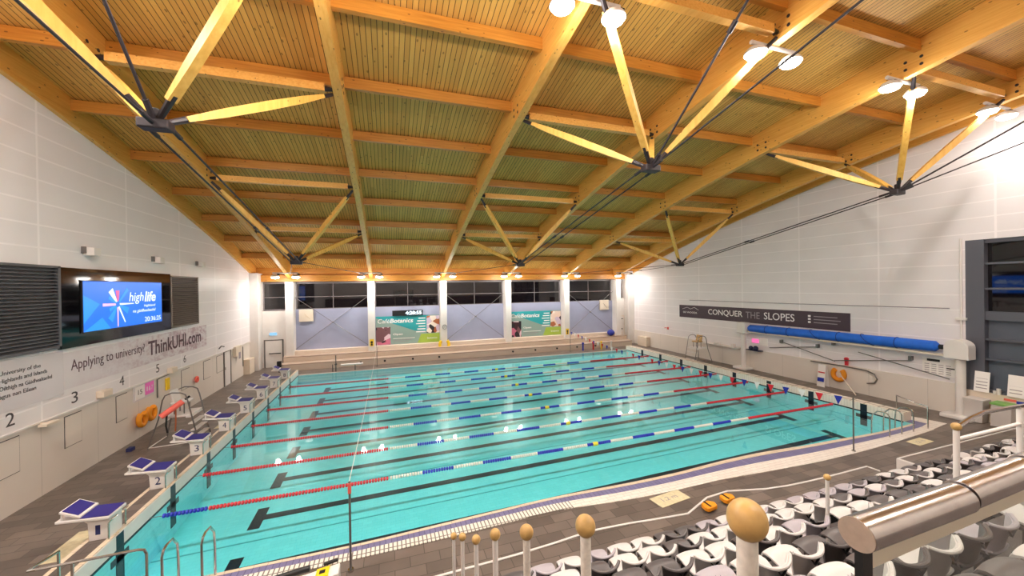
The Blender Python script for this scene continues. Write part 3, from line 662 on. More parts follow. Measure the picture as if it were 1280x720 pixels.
b = MB().tube(arc((W+.06, 11.9, 1.22), .12, 0, 2*math.pi, 14, 'yz')[:-1], .045, 8, True); thing(b, 'orange_ring', M['coral'], 'small orange ring hung low on the left wall', 'ring', smooth=True)
# door on the left wall
d = struct(MB().box(W-.03, W+.02, 15.25, 15.32, 0, 2.02).box(W-.03, W+.02, 16.18, 16.25, 0, 2.02).box(W-.03, W+.02, 15.25, 16.25, 1.98, 2.04), 'door_1', M['grey_metal'])
MB().box(W-.03, W-.005, 15.33, 16.17, 0, 1.97).build('door_leaf', M['white'], d); MB().box(W-.005, W+.02, 15.4, 15.45, .95, 1.1).build('door_handle', M['steel'], d)
b = MB().box(W-.03, W+.16, 16.6, 17.4, 1.5, 2.1).mat(1).box(W+.16, W+.17, 17.0, 17.3, 1.3, 1.7)
thing(b, 'wall_cabinet', [M['cream'], M['text_grey']], 'cream wall cabinet with grey notice beyond the left wall door', 'cabinet')
b = MB().box(W-.03, W+.01, 18.2, 18.25, .6, 1.9); thing(b, 'wall_pole', M['grey_metal'], 'thin dark vertical strip on the left wall near the back corner', 'strip')
b = MB().box(W-.03, W+.32, 18.35, 19.3, 0, 1.0); thing(b, 'low_cupboard', M['cream'], 'low cream cupboard at the far end of the left wall', 'cupboard', bevel=.01)
b = MB().tube([(W, 14.6, 2.3), (W+.12, 14.6, 2.45), (W+.2, 14.75, 2.4)], .035, 8); thing(b, 'wall_camera', M['grey_metal'], 'small grey curved fitting high on the far left wall', 'fitting')

# ================================================================ BACK WALL FIXTURES
d = struct(MB().box(-2.86, -2.78, YB-.04, YB+.02, 0, 1.98).box(-1.72, -1.64, YB-.04, YB+.02, 0, 1.98).box(-2.86, -1.64, YB-.04, YB+.02, 1.92, 1.99), 'door_2', M['grey_metal'])
MB().box(-2.78, -1.72, YB-.03, YB, 0, 1.92).build('door_leaf', M['white'], d); MB().box(-2.55, -1.8, YB-.09, YB-.04, .97, 1.03).build('push_bar', M['black'], d)
b = MB().box(-2.5, -2.05, YB-.08, YB, 2.3, 2.5); thing(b, 'exit_sign', M['exit'], 'lit pale blue exit sign above the back left door', 'sign')
M['banner_sky'] = mat('banner_teal_blue', (60,150,180), .5)
def cafe(x0, x1, first):
    z0, z1 = 1.14, 3.36; y = YB+.09; wd = x1-x0
    root = empty('cafe_banner', (x0+wd/2, y, z0), 'teal and grey café advertisement banner on the back wall, '+('with digital clock above it' if first else 'right-hand one without a clock'), 'banner', 'café banners on the back wall')
    def P(pts, m, nm, dy): MB().prism([(x0+a*wd, y-dy, z0+c*(z1-z0)) for a, c in pts], (0, dy-.001, 0)).build(nm, m, root)
    P([(0,0),(1,0),(1,1),(0,1)], M['sage'], 'sheet', .01)
    P([(0,1),(.82,1),(.82,.42),(.60,.45),(0,.95)], M['teal'], 'teal_triangle', .014)
    P([(.64,.0),(1,.0),(1,.32),(.7,.32)], M['lime'], 'lime_patch', .014)
    P([(0,0),(.22,0),(.22,.62),(0,.62)], M['photo_drink'], 'drink_photo', .016)
    P([(.79,.34),(1,.34),(1,.97),(.79,.97)], M['photo_food'], 'food_photo', .016)
    yy = y-.017
    text('Café', M['text_white'], root, (x0+.03*wd, yy, z0+1.68), XP, .18*wd, .34, shear=.15)
    text('Botanics', M['text_white'], root, (x0+.215*wd, yy, z0+1.68), XP, .36*wd, .34, bold=.025, shear=.15)
    text('Open', M['text_white'], root, (x0+.26*wd, yy, z0+.66), XP, .15*wd, .2, bold=.02)
    for k in range(3): MB().box(x0+.26*wd, x0+(.6-.05*k)*wd, yy-.002, yy, z0+.42-.13*k, z0+.46-.13*k).build('small_print', M['text_grey'] if k else M['text_white'], root)
    for k in range(6): MB().box(x0+(.76-.02*k % .06-.1)*wd, x0+.77*wd, yy-.002, yy, z0+1.95-.22*k, z0+2.03-.22*k).build('small_print', M['text_white'], root)
    text('botanics', M['text_white'], root, (x0+.8*wd, yy, z0+.28), XP, .16*wd, .16)
cafe(4.66, 9.58, True); cafe(15.64, 20.58, False)
dc = empty('digital_clock', (7.2, YB+.05, 3.4), 'black digital clock with glowing digits above the left café banner', 'clock')
MB().box(5.9, 8.25, YB-.02, YB+.1, 3.38, 3.8).build('casing', M['black'], dc); text('4:20:55', M['digits'], dc, (6.9, YB-.021, 3.45), XP, 1.25, .28, 'digits', bold=.02)
for i, (x0, x1, z0, z1) in enumerate(((-.62, .32, 3.2, 4.1), (24.65, 25.6, 3.24, 4.18))):
    root = empty('wall_clock', ((x0+x1)/2, YB+.02, z0), 'square cream clock with %s high on the back wall, %s' % (('gold hands', 'leftmost bay') if i == 0 else ('dark hands', 'rightmost bay')), 'clock', 'square clocks on the back wall')
    MB().box(x0, x1, YB-.04, YB+.1, z0, z1).build('face', M['cream'], root, bevel=.02)
    cx, cz = (x0+x1)/2, (z0+z1)/2
    MB().bar((cx, YB-.05, cz), (cx+.25, YB-.05, cz-.25), .01, .035, (0,1,0)).bar((cx, YB-.05, cz), (cx-.1, YB-.05, cz+.16), .01, .035, (0,1,0)).build('hands', M['ball'] if i == 0 else M['black'], root)
for k, i in enumerate((1, 3, 5)):
    a, c = bays[i]; nm = ('leftmost', 'middle', 'rightmost')[k]
    for s in (0, 1):
        p0 = (a, YB-.02, 1.2) if s == 0 else (a, YB-.05, 5.0); p1 = (c, YB-.02, 5.0) if s == 0 else (c, YB-.05, 1.2)
        b = MB().cyl(p0, p1, .02, 6); m_ = (Vector(p0)+Vector(p1))/2; b.cyl(m_+Vector((-.06,0,0)), m_+Vector((.06,0,0)), .05, 8)
        thing(b, 'bracing_rod', M['grey_metal'], 'thin diagonal bracing rod in front of the %s grey wall panel, %s' % (nm, 'rising to the right' if s == 0 else 'falling to the right'), 'rod', 'cross bracing rods on the back wall')
for i, x in enumerate((2.04, 3.67, 5.31, 7.31, 9.27, 15.25, 17.23, 19.22, 21.13, 22.95)):
    b = MB().cyl((x, 18.5, .25), (x, 18.42, .25), .075, 10); thing(b, 'bench_nozzle', M['black'], 'small round black fitting on the front of the back bench step, %s from the left' % ORD[i], 'fitting', 'black fittings on the back bench')
horseshoe((9.85, 19.7, .98), .36, .12, 'y', M['yellow'], 'yellow horseshoe lifebuoy at the foot of the third back column', gap=80)
for i, x in ((1, 4.38), (4, 20.87)):
    root = empty('column_sign', (x, 19.74, 1.2), 'small yellow warning sign on the %s back column' % ('second' if i == 1 else 'fifth'), 'sign', 'yellow signs on the back columns')
    MB().box(x-.14, x+.14, 19.72, 19.75, 1.2, 1.72).build('plate', M['yellow'], root); MB().cyl((x, 19.72, 1.5), (x, 19.715, 1.5), .09, 10).box(x-.06, x+.06, 19.715, 19.72, 1.25, 1.4).build('pictogram', M['black'], root)
b = MB().ball((25.3, 19.6, 1.15), .34, 16, .85); thing(b, 'blue_ball_bag', M['navy'] if False else mat('blue_nylon', (36,50,150), .6), 'dark blue round bag resting on the back bench beside the rightmost column', 'bag', smooth=True)
b = MB().tube(arc((9.9, 19.73, 2.4), .17, 0, 2*math.pi, 16)[:-1], .02, 6, True); thing(b, 'column_dial', M['grey_metal'], 'thin round dial on the third back column', 'dial')
# small black speaker by first column
b = MB().box(-1.55, -1.3, 18.25, 18.45, .35, .75).box(-1.46, -1.40, 18.3, 18.4, 0, .35); thing(b, 'black_speaker', M['black'], 'small black unit standing at the left end of the back bench', 'speaker')
# far right corner bits: white door with black bars
d = struct(MB().box(26.62, 26.66, YB-.03, YB, 0, 2.6).box(27.28, 27.33, YB-.03, YB, 0, 2.6).box(26.62, 27.33, YB-.03, YB, 2.55, 2.62), 'door_3', M['cream'])
MB().box(26.66, 27.28, YB-.02, YB, 0, 2.55).build('door_leaf', M['white'], d); MB().box(26.7, 27.15, YB-.06, YB-.02, 2.28, 2.36).box(26.7, 27.1, YB-.06, YB-.02, 1.3, 1.4).build('push_bar', M['black'], d)
# handrail bits at back pool edge and small toys
cols3 = [M['flag_blue'], M['flag_red'], M['yellow'], M['white']]
toys = ['dark blue', 'red', 'yellow', 'white']
for i, x in enumerate((21.4, 22.4, 23.2, 24.2)):
    b = MB().cyl((x, 17.9, 0), (x, 17.9, .55), .07, 8).ball((x, 17.9, .62), .1, 10); thing(b, 'poolside_marker', cols3[i], 'small %s upright pool marker standing on the deck by the back bench' % toys[i], 'pool marker', smooth=True)
root = empty('pool_hoist', (3.0, 17.4, 0), 'low white poolside frame with posts at the back edge of the pool', 'pool steps')
MB().cyl((2.2,17.15,0),(2.2,17.15,1.1),.035,8).cyl((2.0,17.15,0),(2.0,17.15,.5),.03,8).build('post', M['grey_metal'], root); MB().box(2.5,3.9,17.0,17.3,.4,.46).build('seat_plate', M['white'], root); MB().cyl((3.4,17.15,0),(3.4,17.15,.4),.03,8).build('leg', M['grey_metal'], root)

# ================================================================ RIGHT WALL FIXTURES
R = XR
sg = empty('wall_sign', (R, 8, 2.95), 'long dark plum wall sign reading CONQUER THE SLOPES', 'sign')
MB().prism([(R,13.85,2.96),(R,2.14,3.04),(R,2.14,3.98),(R,13.85,3.92)], (-.03,0,0)).build('board', M['sign_plum'], sg)
SR = R-.031
text('CONQUER', M['text_white'], sg, (SR, 11.0, 3.27), YN, 2.8, .46, bold=.005)
text('THE', M['text_grey'], sg, (SR, 7.98, 3.3), YN, .98, .42)
text('SLOPES', M['text_white'], sg, (SR, 6.72, 3.31), YN, 1.85, .44, bold=.005)
MB().tube([(SR-.004, 13.5, 3.62), (SR-.004, 13.0, 3.76), (SR-.004, 12.7, 3.64), (SR-.004, 12.3, 3.78), (SR-.004, 11.9, 3.6)], .012, 5).build('mountain_mark', M['text_white'], sg)
text('SKI WOODS', M['text_white'], sg, (SR, 13.45, 3.3), YN, 1.4, .14)
for k in range(3):
    MB().box(SR-.005, SR, 4.0, 4.14, 3.32+k*.17, 3.42+k*.17).build('contact_icon', M['text_white'], sg); MB().box(SR-.004, SR, 2.7-.15*(k % 2), 3.85, 3.34+k*.17, 3.385+k*.17).build('contact_line', M['text_grey'], sg)
# blue pool-cover roller
rc = empty('pool_cover_roller', (27.55, 3, 0), 'long blue rolled pool cover on a white roller carried by two white posts', 'pool cover')
prf = [(.05,-1.3),(.12,-1.25),(.22,-1.15),(.235,.2),(.225,1.5),(.24,3),(.225,4.6),(.235,6),(.22,7.3),(.12,7.42),(.05,7.45)]
vs = MB(); N_ = 18
ring = []
for h, (r_, y_) in enumerate(prf):
    zc = 2.82-(y_+1.3)*.012
    for k in range(N_):
        t = 2*math.pi*k/N_; ring.append((27.55+r_*math.cos(t), y_, zc+r_*math.sin(t)*1.0))
vs.add(ring, [(i*N_+k, i*N_+(k+1) % N_, (i+1)*N_+(k+1) % N_, (i+1)*N_+k) for i in range(len(prf)-1) for k in range(N_)]+[tuple(range(N_)), tuple((len(prf)-1)*N_+k for k in range(N_))])
vs.build('rolled_cover', M['cover_blue'], rc, smooth=True)
b = MB()
for y_ in (.1, 1.2, 2.4, 3.5, 4.9, 6.2): 
    zc = 2.82-(y_+1.3)*.012; b.tube([(27.55+.245*math.cos(a), y_+.25*math.sin(a*1.0)*(1 if int(y_) % 2 else 0), zc+.245*math.sin(a)) for a in [2*math.pi*k/16 for k in range(16)]], .014, 5, True)
b.build('strap', M['strap'], rc)
MB().box(27.5, 27.64, -1.6, 7.7, 2.44, 2.53).build('support_beam', M['cream'], rc)
MB().prism([(27.25,-1.5,2.42),(27.25,-2.2,2.42)]+[(27.25,-1.85+.35*math.cos(a),2.9+.3*math.sin(a)) for a in [math.pi-math.pi*k/10 for k in range(11)]], (.55,0,0)).build('gear_housing', M['white'], rc, bevel=.02)
MB().cyl((27.55,-1.2,2.82),(27.55,-1.5,2.82),.1,10).build('axle', M['black'], rc)
MB().box(27.3,27.75,7.5,8.1,2.35,3.05).build('end_housing', M['white'], rc, bevel=.03)
for y_, nm in ((-1.85,''),(7.85,'')):
    MB().cyl((27.6,y_,0),(27.6,y_,2.5),.15,14).build('post', M['white'], rc, smooth=True); MB().box(27.15,28.0-.07,y_-.45,y_+.45,0,.16).build('base_plate', M['white'], rc, bevel=.04)
b = MB().cyl((R-.06,-1.75,3.0),(R-.06,-1.75,7.3),.04,8).box(R-.12,R,-1.9,-1.6,3.95,4.05); thing(b, 'wall_pipe', M['white'], 'white vertical pipe on the right wall above the roller housing', 'pipe')
# poles on wall hooks, hoses
def wrod(pts, r, m, nm, lb, cat): return thing(MB().tube(pts, r, 8), nm, m, lb, cat)
wrod([(27.88,5.58,2.07),(27.88,2.78,1.42)], .022, M['grey_metal'], 'rescue_pole', 'grey pole slanting down to the right under the left half of the blue cover', 'pole')
wrod([(27.88,6.32,1.60),(27.88,3.66,2.05)], .022, M['grey_metal'], 'rescue_pole', 'grey pole slanting slightly up on hooks beside the small pink notice', 'pole')
wrod([(27.85,2.78,1.46),(27.85,-.25,2.02)], .022, M['grey_metal'], 'rescue_pole', 'grey pole slanting up to the right on hooks under the blue cover', 'pole')
wrod([(27.82,1.72,2.08),(27.82,-1.45,1.47)], .022, M['grey_metal'], 'rescue_pole', 'grey pole slanting down to the right towards the roller post', 'pole')
wrod([(27.86,3.95,1.22),(27.86,2.5,1.25),(27.86,1.4,1.22),(27.86,1.1,1.1),(27.86,1.0,.9),(27.86,1.1,.68),(27.86,1.4,.6)], .03, M['grey_metal'], 'wall_hose', 'grey hose along the right wall ending in a downward loop', 'hose')
hk = [(5.6,2.08,'left end of the first slanting pole'),(3.62,2.1,'right end of the second pole'),(2.85,2.35,'gap between the poles'),(-.2,2.12,'upper end of the third pole')]
for y_, z_, lb in hk: thing(MB().box(27.82,28.0,y_-.06,y_+.06,z_-.1,z_+.1), 'wall_hook', M['grey_metal'], 'small grey hook plate on the right wall, '+lb, 'hook', 'hook plates on the right wall', bevel=.01)
b = MB().cyl((R,2.3,1.62),(R-.1,2.3,1.62),.09,10).box(R-.1,R,2.24,2.36,1.3,1.6); thing(b, 'red_wall_device', M['red'], 'small red device on the right wall above the orange buoy', 'device')
horseshoe((27.84, 2.6, .78), .25, .11, 'x', M['orange'], 'orange horseshoe rescue buoy on the right wall beside the standing white sign', gap=75)
af = empty('standing_sign', (27.6, 3.2, 0), 'tall white folding floor sign with red and blue marks by the right wall', 'sign')
MB().prism([(27.45,3.4,0.02),(27.45,3.02,0.02),(27.6,3.02,1.18),(27.6,3.4,1.18)], (.03,0,0)).build('front_panel', M['paper'], af)
MB().prism([(27.8,3.4,0.02),(27.8,3.02,0.02),(27.66,3.02,1.16),(27.66,3.4,1.16)], (.03,0,0)).build('rear_panel', M['paper'], af)
MB().prism([(27.43,3.36,.3),(27.43,3.06,.3),(27.455,3.06,.5),(27.455,3.36,.5)], (.03,0,0)).build('blue_mark', M['flag_blue'], af); MB().prism([(27.515,3.36,.75),(27.515,3.06,.75),(27.52,3.06,.8),(27.52,3.36,.8)], (.03,0,0)).build('red_mark', M['flag_red'], af)
wrod([(27.5,2.4,.95),(27.3,1.55,.03)], .025, M['cream'], 'leaning_pole', 'cream pole leaning to the deck beside the orange buoy on the right wall', 'pole')
b = MB().box(R-.05,R,7.1,7.55,1.75,2.0); thing(b, 'pink_clock', mat('pink_lit_display', (240,110,170), .5, emit=.4), 'small glowing pink display on the right wall by the left roller post', 'display')
b = MB().box(R-.05,R,6.5,7.0,1.65,2.1); thing(b, 'paper_notice', M['paper'], 'white paper notice on the right wall beside the pink display', 'notice')
b = MB().box(27.5,27.85,6.7,7.6,1.3,1.34).ball((27.62,7.35,1.45),.13,10).ball((27.65,7.05,1.45),.16,10); thing(b, 'dark_kit', mat('dark_blue_kit', (30,34,70), .6), 'dark kit piled on a shelf under the pink display', 'kit', smooth=True)
b = MB().box(27.6,27.94,8.3,11.5,1.22,1.27).box(27.6,27.8,8.6,8.8,1.27,1.5).box(27.6,27.8,9.8,10.2,1.27,1.4); thing(b, 'shelf_rail', [M['white']], 'white shelf rail on the right wall left of the roller post', 'shelf')
nb = empty('pool_notice', (R, -1.1, 1.5), 'white notice panel with printed sheets right of the poles on the right wall', 'notice')
MB().box(R-.02,R,-1.62,-.55,1.52,2.25).build('board', M['paper'], nb); MB().box(R-.03,R-.02,-1.1,-.7,2.1,2.2).box(R-.03,R-.02,-1.55,-1.3,1.85,1.9).build('header', M['black'], nb)
b = MB()
for k in range(5):
    for q in range(4): b.box(R-.026,R-.02,-.62-.22*q-.15,-.62-.22*q,1.6+.09*k,1.625+.09*k)
b.build('print_lines', M['text_grey'], nb)
# thin cable line on upper right wall
wrod([(R-.02,12.8,4.33),(R-.02,4.6,4.36),(R-.02,-1.4,4.42)], .018, M['text_grey'], 'wall_cable', 'thin grey cable running along the right wall above the plum sign', 'cable')
b = MB().cyl((R,15.4,1.9),(R-.2,15.4,1.9),.03,6).box(R-.2,R-.1,15.0,15.1,1.8,2.0); thing(b, 'wall_bracket', M['coral'], 'small reddish bracket on the right wall near the far corner', 'bracket')
b = MB().box(R-.5,R-.07,17.4,18.6,0,.85); thing(b, 'corner_cupboard', M['cream'], 'low cream cupboard against the right wall near the back corner', 'cupboard', bevel=.01)
# bins and freestanding notices
for i, (y_, lid) in enumerate(((-2.25, M['bin']), (-2.95, M['green_lid']))):
    root = empty('waste_bin', (27.65, y_, 0), 'grey-white square waste bin with %s lid by the right window sill' % ('pale' if i == 0 else 'green'), 'bin', 'waste bins by the right wall')
    MB().prism([(27.45,y_-.22,0.01),(27.85,y_-.22,0.01),(27.9,y_-.27,.85),(27.38,y_-.27,.85)], (0,.5,0)).build('body', M['bin'], root, bevel=.02)
    MB().box(27.36,27.92,y_-.29,y_+.27,.85,.93).build('lid', lid, root, bevel=.015)
for i, (y0, y1, z1) in enumerate(((-2.1,-2.5,1.95),(-2.95,-3.35,1.98))):
    root = empty('standing_notice', (27.95, (y0+y1)/2, 1.15), 'white printed notice leaning on the right window sill, %s' % ('plain, left one' if i == 0 else 'with dark print, right one'), 'notice', 'notices on the right window sill')
    MB().prism([(27.86,y0,1.17),(27.86,y1,1.17),(27.98,y1,z1),(27.98,y0,z1)], (.02,0,0)).build('sheet', M['paper'], root)
    b = MB()
    for k in range(5): b.prism([(27.88+.02*k-.003,y0-.05,1.3+.12*k),(27.88+.02*k-.003,y1+.05,1.3+.12*k),(27.88+.02*k-.001,y1+.05,1.33+.12*k),(27.88+.02*k-.001,y0-.05,1.33+.12*k)], (.004,0,0))
    b.build('print_lines', M['text_grey'], root)
b = MB().cyl((27.95,-2.72,1.15),(27.95,-2.72,1.38),.06,8).cyl((27.95,-2.62,1.15),(27.95,-2.62,1.28),.05,8); thing(b, 'white_cups', M['white'], 'small white containers on the sill between the two notices', 'container')
b = MB().box(R-.075,R-.055,-3.15,-2.85,.98,1.06).mat(1).box(R-.075,R-.055,-3.45,-3.15,.93,1.03); thing(b, 'sill_sticker', [M['coral'], M['flag_blue']], 'small orange and blue sticker under the right window sill', 'sticker')

# ================================================================ POOL EQUIPMENT
# lane ropes
xo = smooth_pts
for k in range(7):
    y = 1.05+2.1*k
    root = empty('lane_rope', (12.5, y, 0.03), 'floating lane rope of coloured discs, %s from the near side of the pool' % ORD[k], 'lane rope', 'floating lane ropes')
    sag = [0, .0, 0, 0, 0, 0, 0][k]
    MB().cyl((.02, y, .03), (24.98, y, .03), .008, 6).build('cable', M['grey_metal'], root)
    secs = []; x = .25
    if k == 0: secs.append((.25, 1.2, 'blue')); x = 1.2
    secs.append((x, 5.6, 'red')); x = 5.6; n = 15; L_ = (19.6-5.6)/n
    for i in range(n):
        c_ = 'wfloat' if i % 2 == 0 else 'blue'
        if i == 7 and c_ == 'blue': c_ = 'blue'
        secs.append((x, x+L_, c_)); x += L_
    secs.append((x, 24.75, 'red'))
    for a, c, cc in secs:
        b = MB(); p = a+.02
        while p < c-.05:
            r = .052; b.lathe((p, y, .03), [(.03,0),(r,.01),(r,.052),(.03,.062)], 9, 'x'); p += .078
        b.build('float_section', M[cc], root)
    b = MB(); b.lathe((12.35, y, .03), [(.03,0),(.068,.02),(.068,.2),(.03,.22)], 9, 'x').build('centre_float', M['yfloat'], root)
# starting blocks
def make_block():
    root = empty('starting_block', (0,0,0), 'x', 'starting block', 'starting blocks along the left end of the pool')
    P = MB().prism([(-.36,-.2,0),(-.02,-.2,0),(-.02,-.2,.5),(-.5,-.2,.5),(-.38,-.2,.38)], (0,.4,0)); P.build('pedestal', M['white'], root, bevel=.01)
    MB().prism([(-.85,-.27,.50),(.02,-.27,.44),(.02,-.27,.50),(-.85,-.27,.55)], (0,.54,0)).build('platform', M['white'], root, bevel=.01)
    MB().prism([(-.47,-.25,.535),(.0,-.25,.512),(.0,-.25,.522),(-.47,-.25,.545)], (0,.5,0)).build('grip_surface', M['blue_block'], root)
    rt = MB().prism([(-.78,-.27,.70),(-.46,-.27,.55),(-.46,-.27,.58),(-.78,-.27,.74)], (0,.54,0)).build('foot_rest', M['white'], root)
    MB().prism([(-.75,-.23,.732),(-.5,-.23,.606),(-.5,-.23,.614),(-.75,-.23,.742)], (0,.46,0)).build('foot_rest_pad', M['blue_block'], rt)
    MB().box(-.76,-.73,-.26,-.22,.55,.72).box(-.76,-.73,.22,.26,.55,.72).build('foot_rest_strut', M['white'], root)
    for s in (-1, 1):
        b = MB().tube([(.0,s*.26,.02),(.0,s*.26,.36),(.05,s*.26,.42),(.05,s*.1,.42)], .016, 8); b.build('start_grip', M['steel'], root, smooth=True)
    return root
proto = make_block()
blocks = [proto]+[copy_tree(proto) for k in range(7)]
for k, o in enumerate(blocks):
    o.location = (-.03, k*2.1, .352); o['label'] = 'white starting block with navy top on the left pool end, numbered %d' % (k+1)
    text(str(k+1), M['navy'], o, (-.03-.25, k*2.1-.201, .352+.12), XP, .12 if k else .08, .2, 'block_number')
# flag lines
def flag_line(x, y0, y1, z, furled, label):
    root = empty('flag_line', (x, y0, 0), label, 'flag line', 'flag lines across the pool')
    n = 40; pts = [(x, y0+(y1-y0)*i/n, z-.9*(1-(2*i/n-1)**2)*(.55 if not furled else .25)) for i in range(n+1)]
    MB().tube(pts, .008, 5).build('cord', M['white'], root)
    cols = [('flag_blue','blue'),('flag_red','red'),('flag_white','white')]
    if not furled:
        m = 34
        for i in range(m):
            t = (i+.6)/m; y = y0+(y1-y0)*t; zz = z-.9*(1-(2*t-1)**2)*.55; h = .3; wd = .13
            MB().add([(x-.003,y-wd,zz),(x-.003,y+wd,zz),(x-.003,y,zz-h),(x+.003,y-wd,zz),(x+.003,y+wd,zz),(x+.003,y,zz-h)], [(0,1,2),(5,4,3),(0,3,4,1),(1,4,5,2),(2,5,3,0)]).build('flag', M[cols[i % 3][0]], root)
    return root
flag_line(20.05, -2.3, 17.6, 1.78, False, 'backstroke flag line of red, white and blue pennants across the right part of the pool')
flag_line(4.85, -2.4, 17.6, 1.72, True, 'bare white cord strung between two posts across the left part of the pool')
for x, y, lb in ((20.1,-2.35,'near, right side, by the white pool edge'),(20.1,17.7,'far side, right, by the back bench'),(4.87,-2.42,'near, left side, by the pool edge'),(4.8,17.7,'far side, left, by the back bench')):
    root = empty('flag_post', (x, y, 0), 'thin steel flag post standing on the deck, '+lb, 'post', 'flag posts around the pool')
    MB().cyl((x,y,0),(x,y,1.78),.022,8).build('pole', M['grey_metal'], root, smooth=True); MB().cyl((x,y,0),(x,y,.05),.055,10).build('socket', M['steel'], root)
    if x < 10 and y < 0: MB().box(x-.03,x+.03,y-.03,y+.03,1.55,1.75).build('reel', M['coral'], root)
# pool ladders and rails
def loop(pts, nm, lb, cat, r=.022): return thing(MB().tube(pts, r, 8), nm, M['steel'], lb, cat, smooth=True)
g = empty('poolside_guard_rail', (.6,-2.3,0), 'stainless steel guard rail on the deck at the near left corner', 'rail')
MB().tube([(.04,-2.06,1.0),(1.38,-2.07,1.02),(1.47,-2.07,1.0),(1.5,-2.07,.92),(1.5,-2.07,0)], .022, 8).build('top_rail', M['steel'], g, smooth=True)
MB().cyl((.5,-2.07,0),(.5,-2.07,1.0),.022,8).build('post', M['steel'], g, smooth=True); MB().cyl((.04,-1.62,.35),(.04,-1.62,1.0),.022,8).build('post', M['steel'], g, smooth=True)
MB().cyl((.5,-2.07,.5),(1.5,-2.07,.52),.018,8).build('middle_rail', M['steel'], g, smooth=True)
MB().tube([(.04,-2.06,1.0),(-.06,-2.06,1.0),(-.06,-1.95,1.0),(.04,-1.6,1.0)], .02, 8).build('return_rail', M['steel'], g, smooth=True)
def ladder(x, y, z, lb):
    pts = [(x,y-.45,0),(x,y-.45,z-.12),(x,y-.4,z-.03),(x,y-.3,z),(x,y-.1,z-.02),(x,y+.05,z-.2),(x,y+.08,z-.5),(x,y+.08,-.6)]
    return loop(pts, 'pool_hand_rail', lb, 'hand rail')
ladder(1.78,-1.75,1.0,'left steel grab rail of the near left pool steps'); ladder(2.35,-1.72,1.08,'right steel grab rail of the near left pool steps')
for i, x in enumerate((22.6,23.3,24.0)): ladder(x,-1.6,.85,'steel grab rail of the right-hand pool steps, %s from the left' % ORD[i])
b = MB().tube([(24.9,-2.05,0),(24.9,-2.05,.85),(24.9,-1.6,.9),(25.4,-.9,.9),(25.4,-.9,.35)], .022, 8); thing(b, 'corner_rail', M['steel'], 'steel rail around the near right corner of the pool', 'rail', smooth=True)
# lifeguard chairs
def lifeguard(ox, oy, face, label, coral, seatm):
    s = face; root = empty('lifeguard_chair', (ox, oy, 0), label, 'lifeguard chair', 'lifeguard chairs')
    def T(dx, dy, z): return (ox+dx*s, oy+dy, z)
    for q, yy in ((-1,-.45),(1,.45)):
        MB().tube([T(-.75,yy*1.35,0), T(-.5,yy,1.0), T(-.38,yy,1.65), T(-.3,yy,1.82), T(-.1,yy,1.9), T(.15,yy,1.88), T(.3,yy,1.8), T(.36,yy,1.6), T(.6,yy,.4), T(.7,yy,0)], .022, 8).build('side_frame', M['grey_metal'], root, smooth=True)
    st = MB()
    for k in range(4): z = .2+.25*k; st.box(min(ox+s*(.68-.07*k),ox+s*(.5-.07*k)), max(ox+s*(.68-.07*k),ox+s*(.5-.07*k)), oy-.44, oy+.44, z, z+.04)
    st.build('step', M['white'], root)
    MB().box(ox-.36,ox+.45,oy-.44,oy+.44,1.0,1.05).build('foot_platform', M['white'], root)
    seat = MB().box(ox-.24,ox+.26,oy-.26,oy+.26,1.42,1.5).build('seat', seatm, root, bevel=.03)
    MB().prism([T(-.2,-.26,1.5),T(-.28,-.26,1.9),T(-.22,-.26,1.93),T(-.12,-.26,1.5)], (0,.52,0)).build('seat_back', seatm, root, bevel=.03)
    MB().cyl(T(-.15,-.2,1.05),T(-.15,-.2,1.42),.02,6).cyl(T(.15,-.2,1.05),T(.15,-.2,1.42),.02,6).cyl(T(-.15,.2,1.05),T(-.15,.2,1.42),.02,6).cyl(T(.15,.2,1.05),T(.15,.2,1.42),.02,6).build('seat_support', M['grey_metal'], root)
    MB().cyl(T(-.75,-.6,.03),T(-.75,.6,.03),.02,6).cyl(T(.7,-.45,.03),T(.7,.45,.03),.02,6).cyl(T(-.75,-.6,.05),T(.7,-.45,.05),.015,6).build('base_bar', M['white'] if coral else M['grey_metal'], root)
    return root
lifeguard(-1.75, 6.7, 1, 'tall steel framed lifeguard chair with white seat on the left deck', True, M['white'])
lifeguard(26.6, 10.7, -1, 'tall steel framed lifeguard chair with yellow seat on the right deck', False, M['ball'])
rt = empty('rescue_tube', (-1.8, 6.05, 1.35), 'coral red rescue tube with dark straps hung on the left lifeguard chair', 'rescue tube')
MB().cyl((-2.05,5.95,1.15),(-1.55,6.3,1.55),.1,12).build('float', M['coral'], rt, smooth=True); MB().tube([(-1.9,6.02,1.2),(-1.92,6.0,.8),(-1.88,6.0,.55)], .03, 6).build('strap', M['black'], rt); MB().tube([(-1.7,6.15,1.35),(-1.68,6.1,.9),(-1.7,6.1,.55)], .025, 6).build('strap', mat('brown_strap', (150,84,50), .7), rt); MB().cyl((-1.5,6.33,1.6),(-1.38,6.4,1.7),.04,6).build('clip', M['black'], rt)
b = MB().box(-3.1,-2.95,6.1,6.3,0,.12); thing(b, 'door_stop', M['navy'], 'tiny dark object on the deck at the foot of the left wall', 'object')
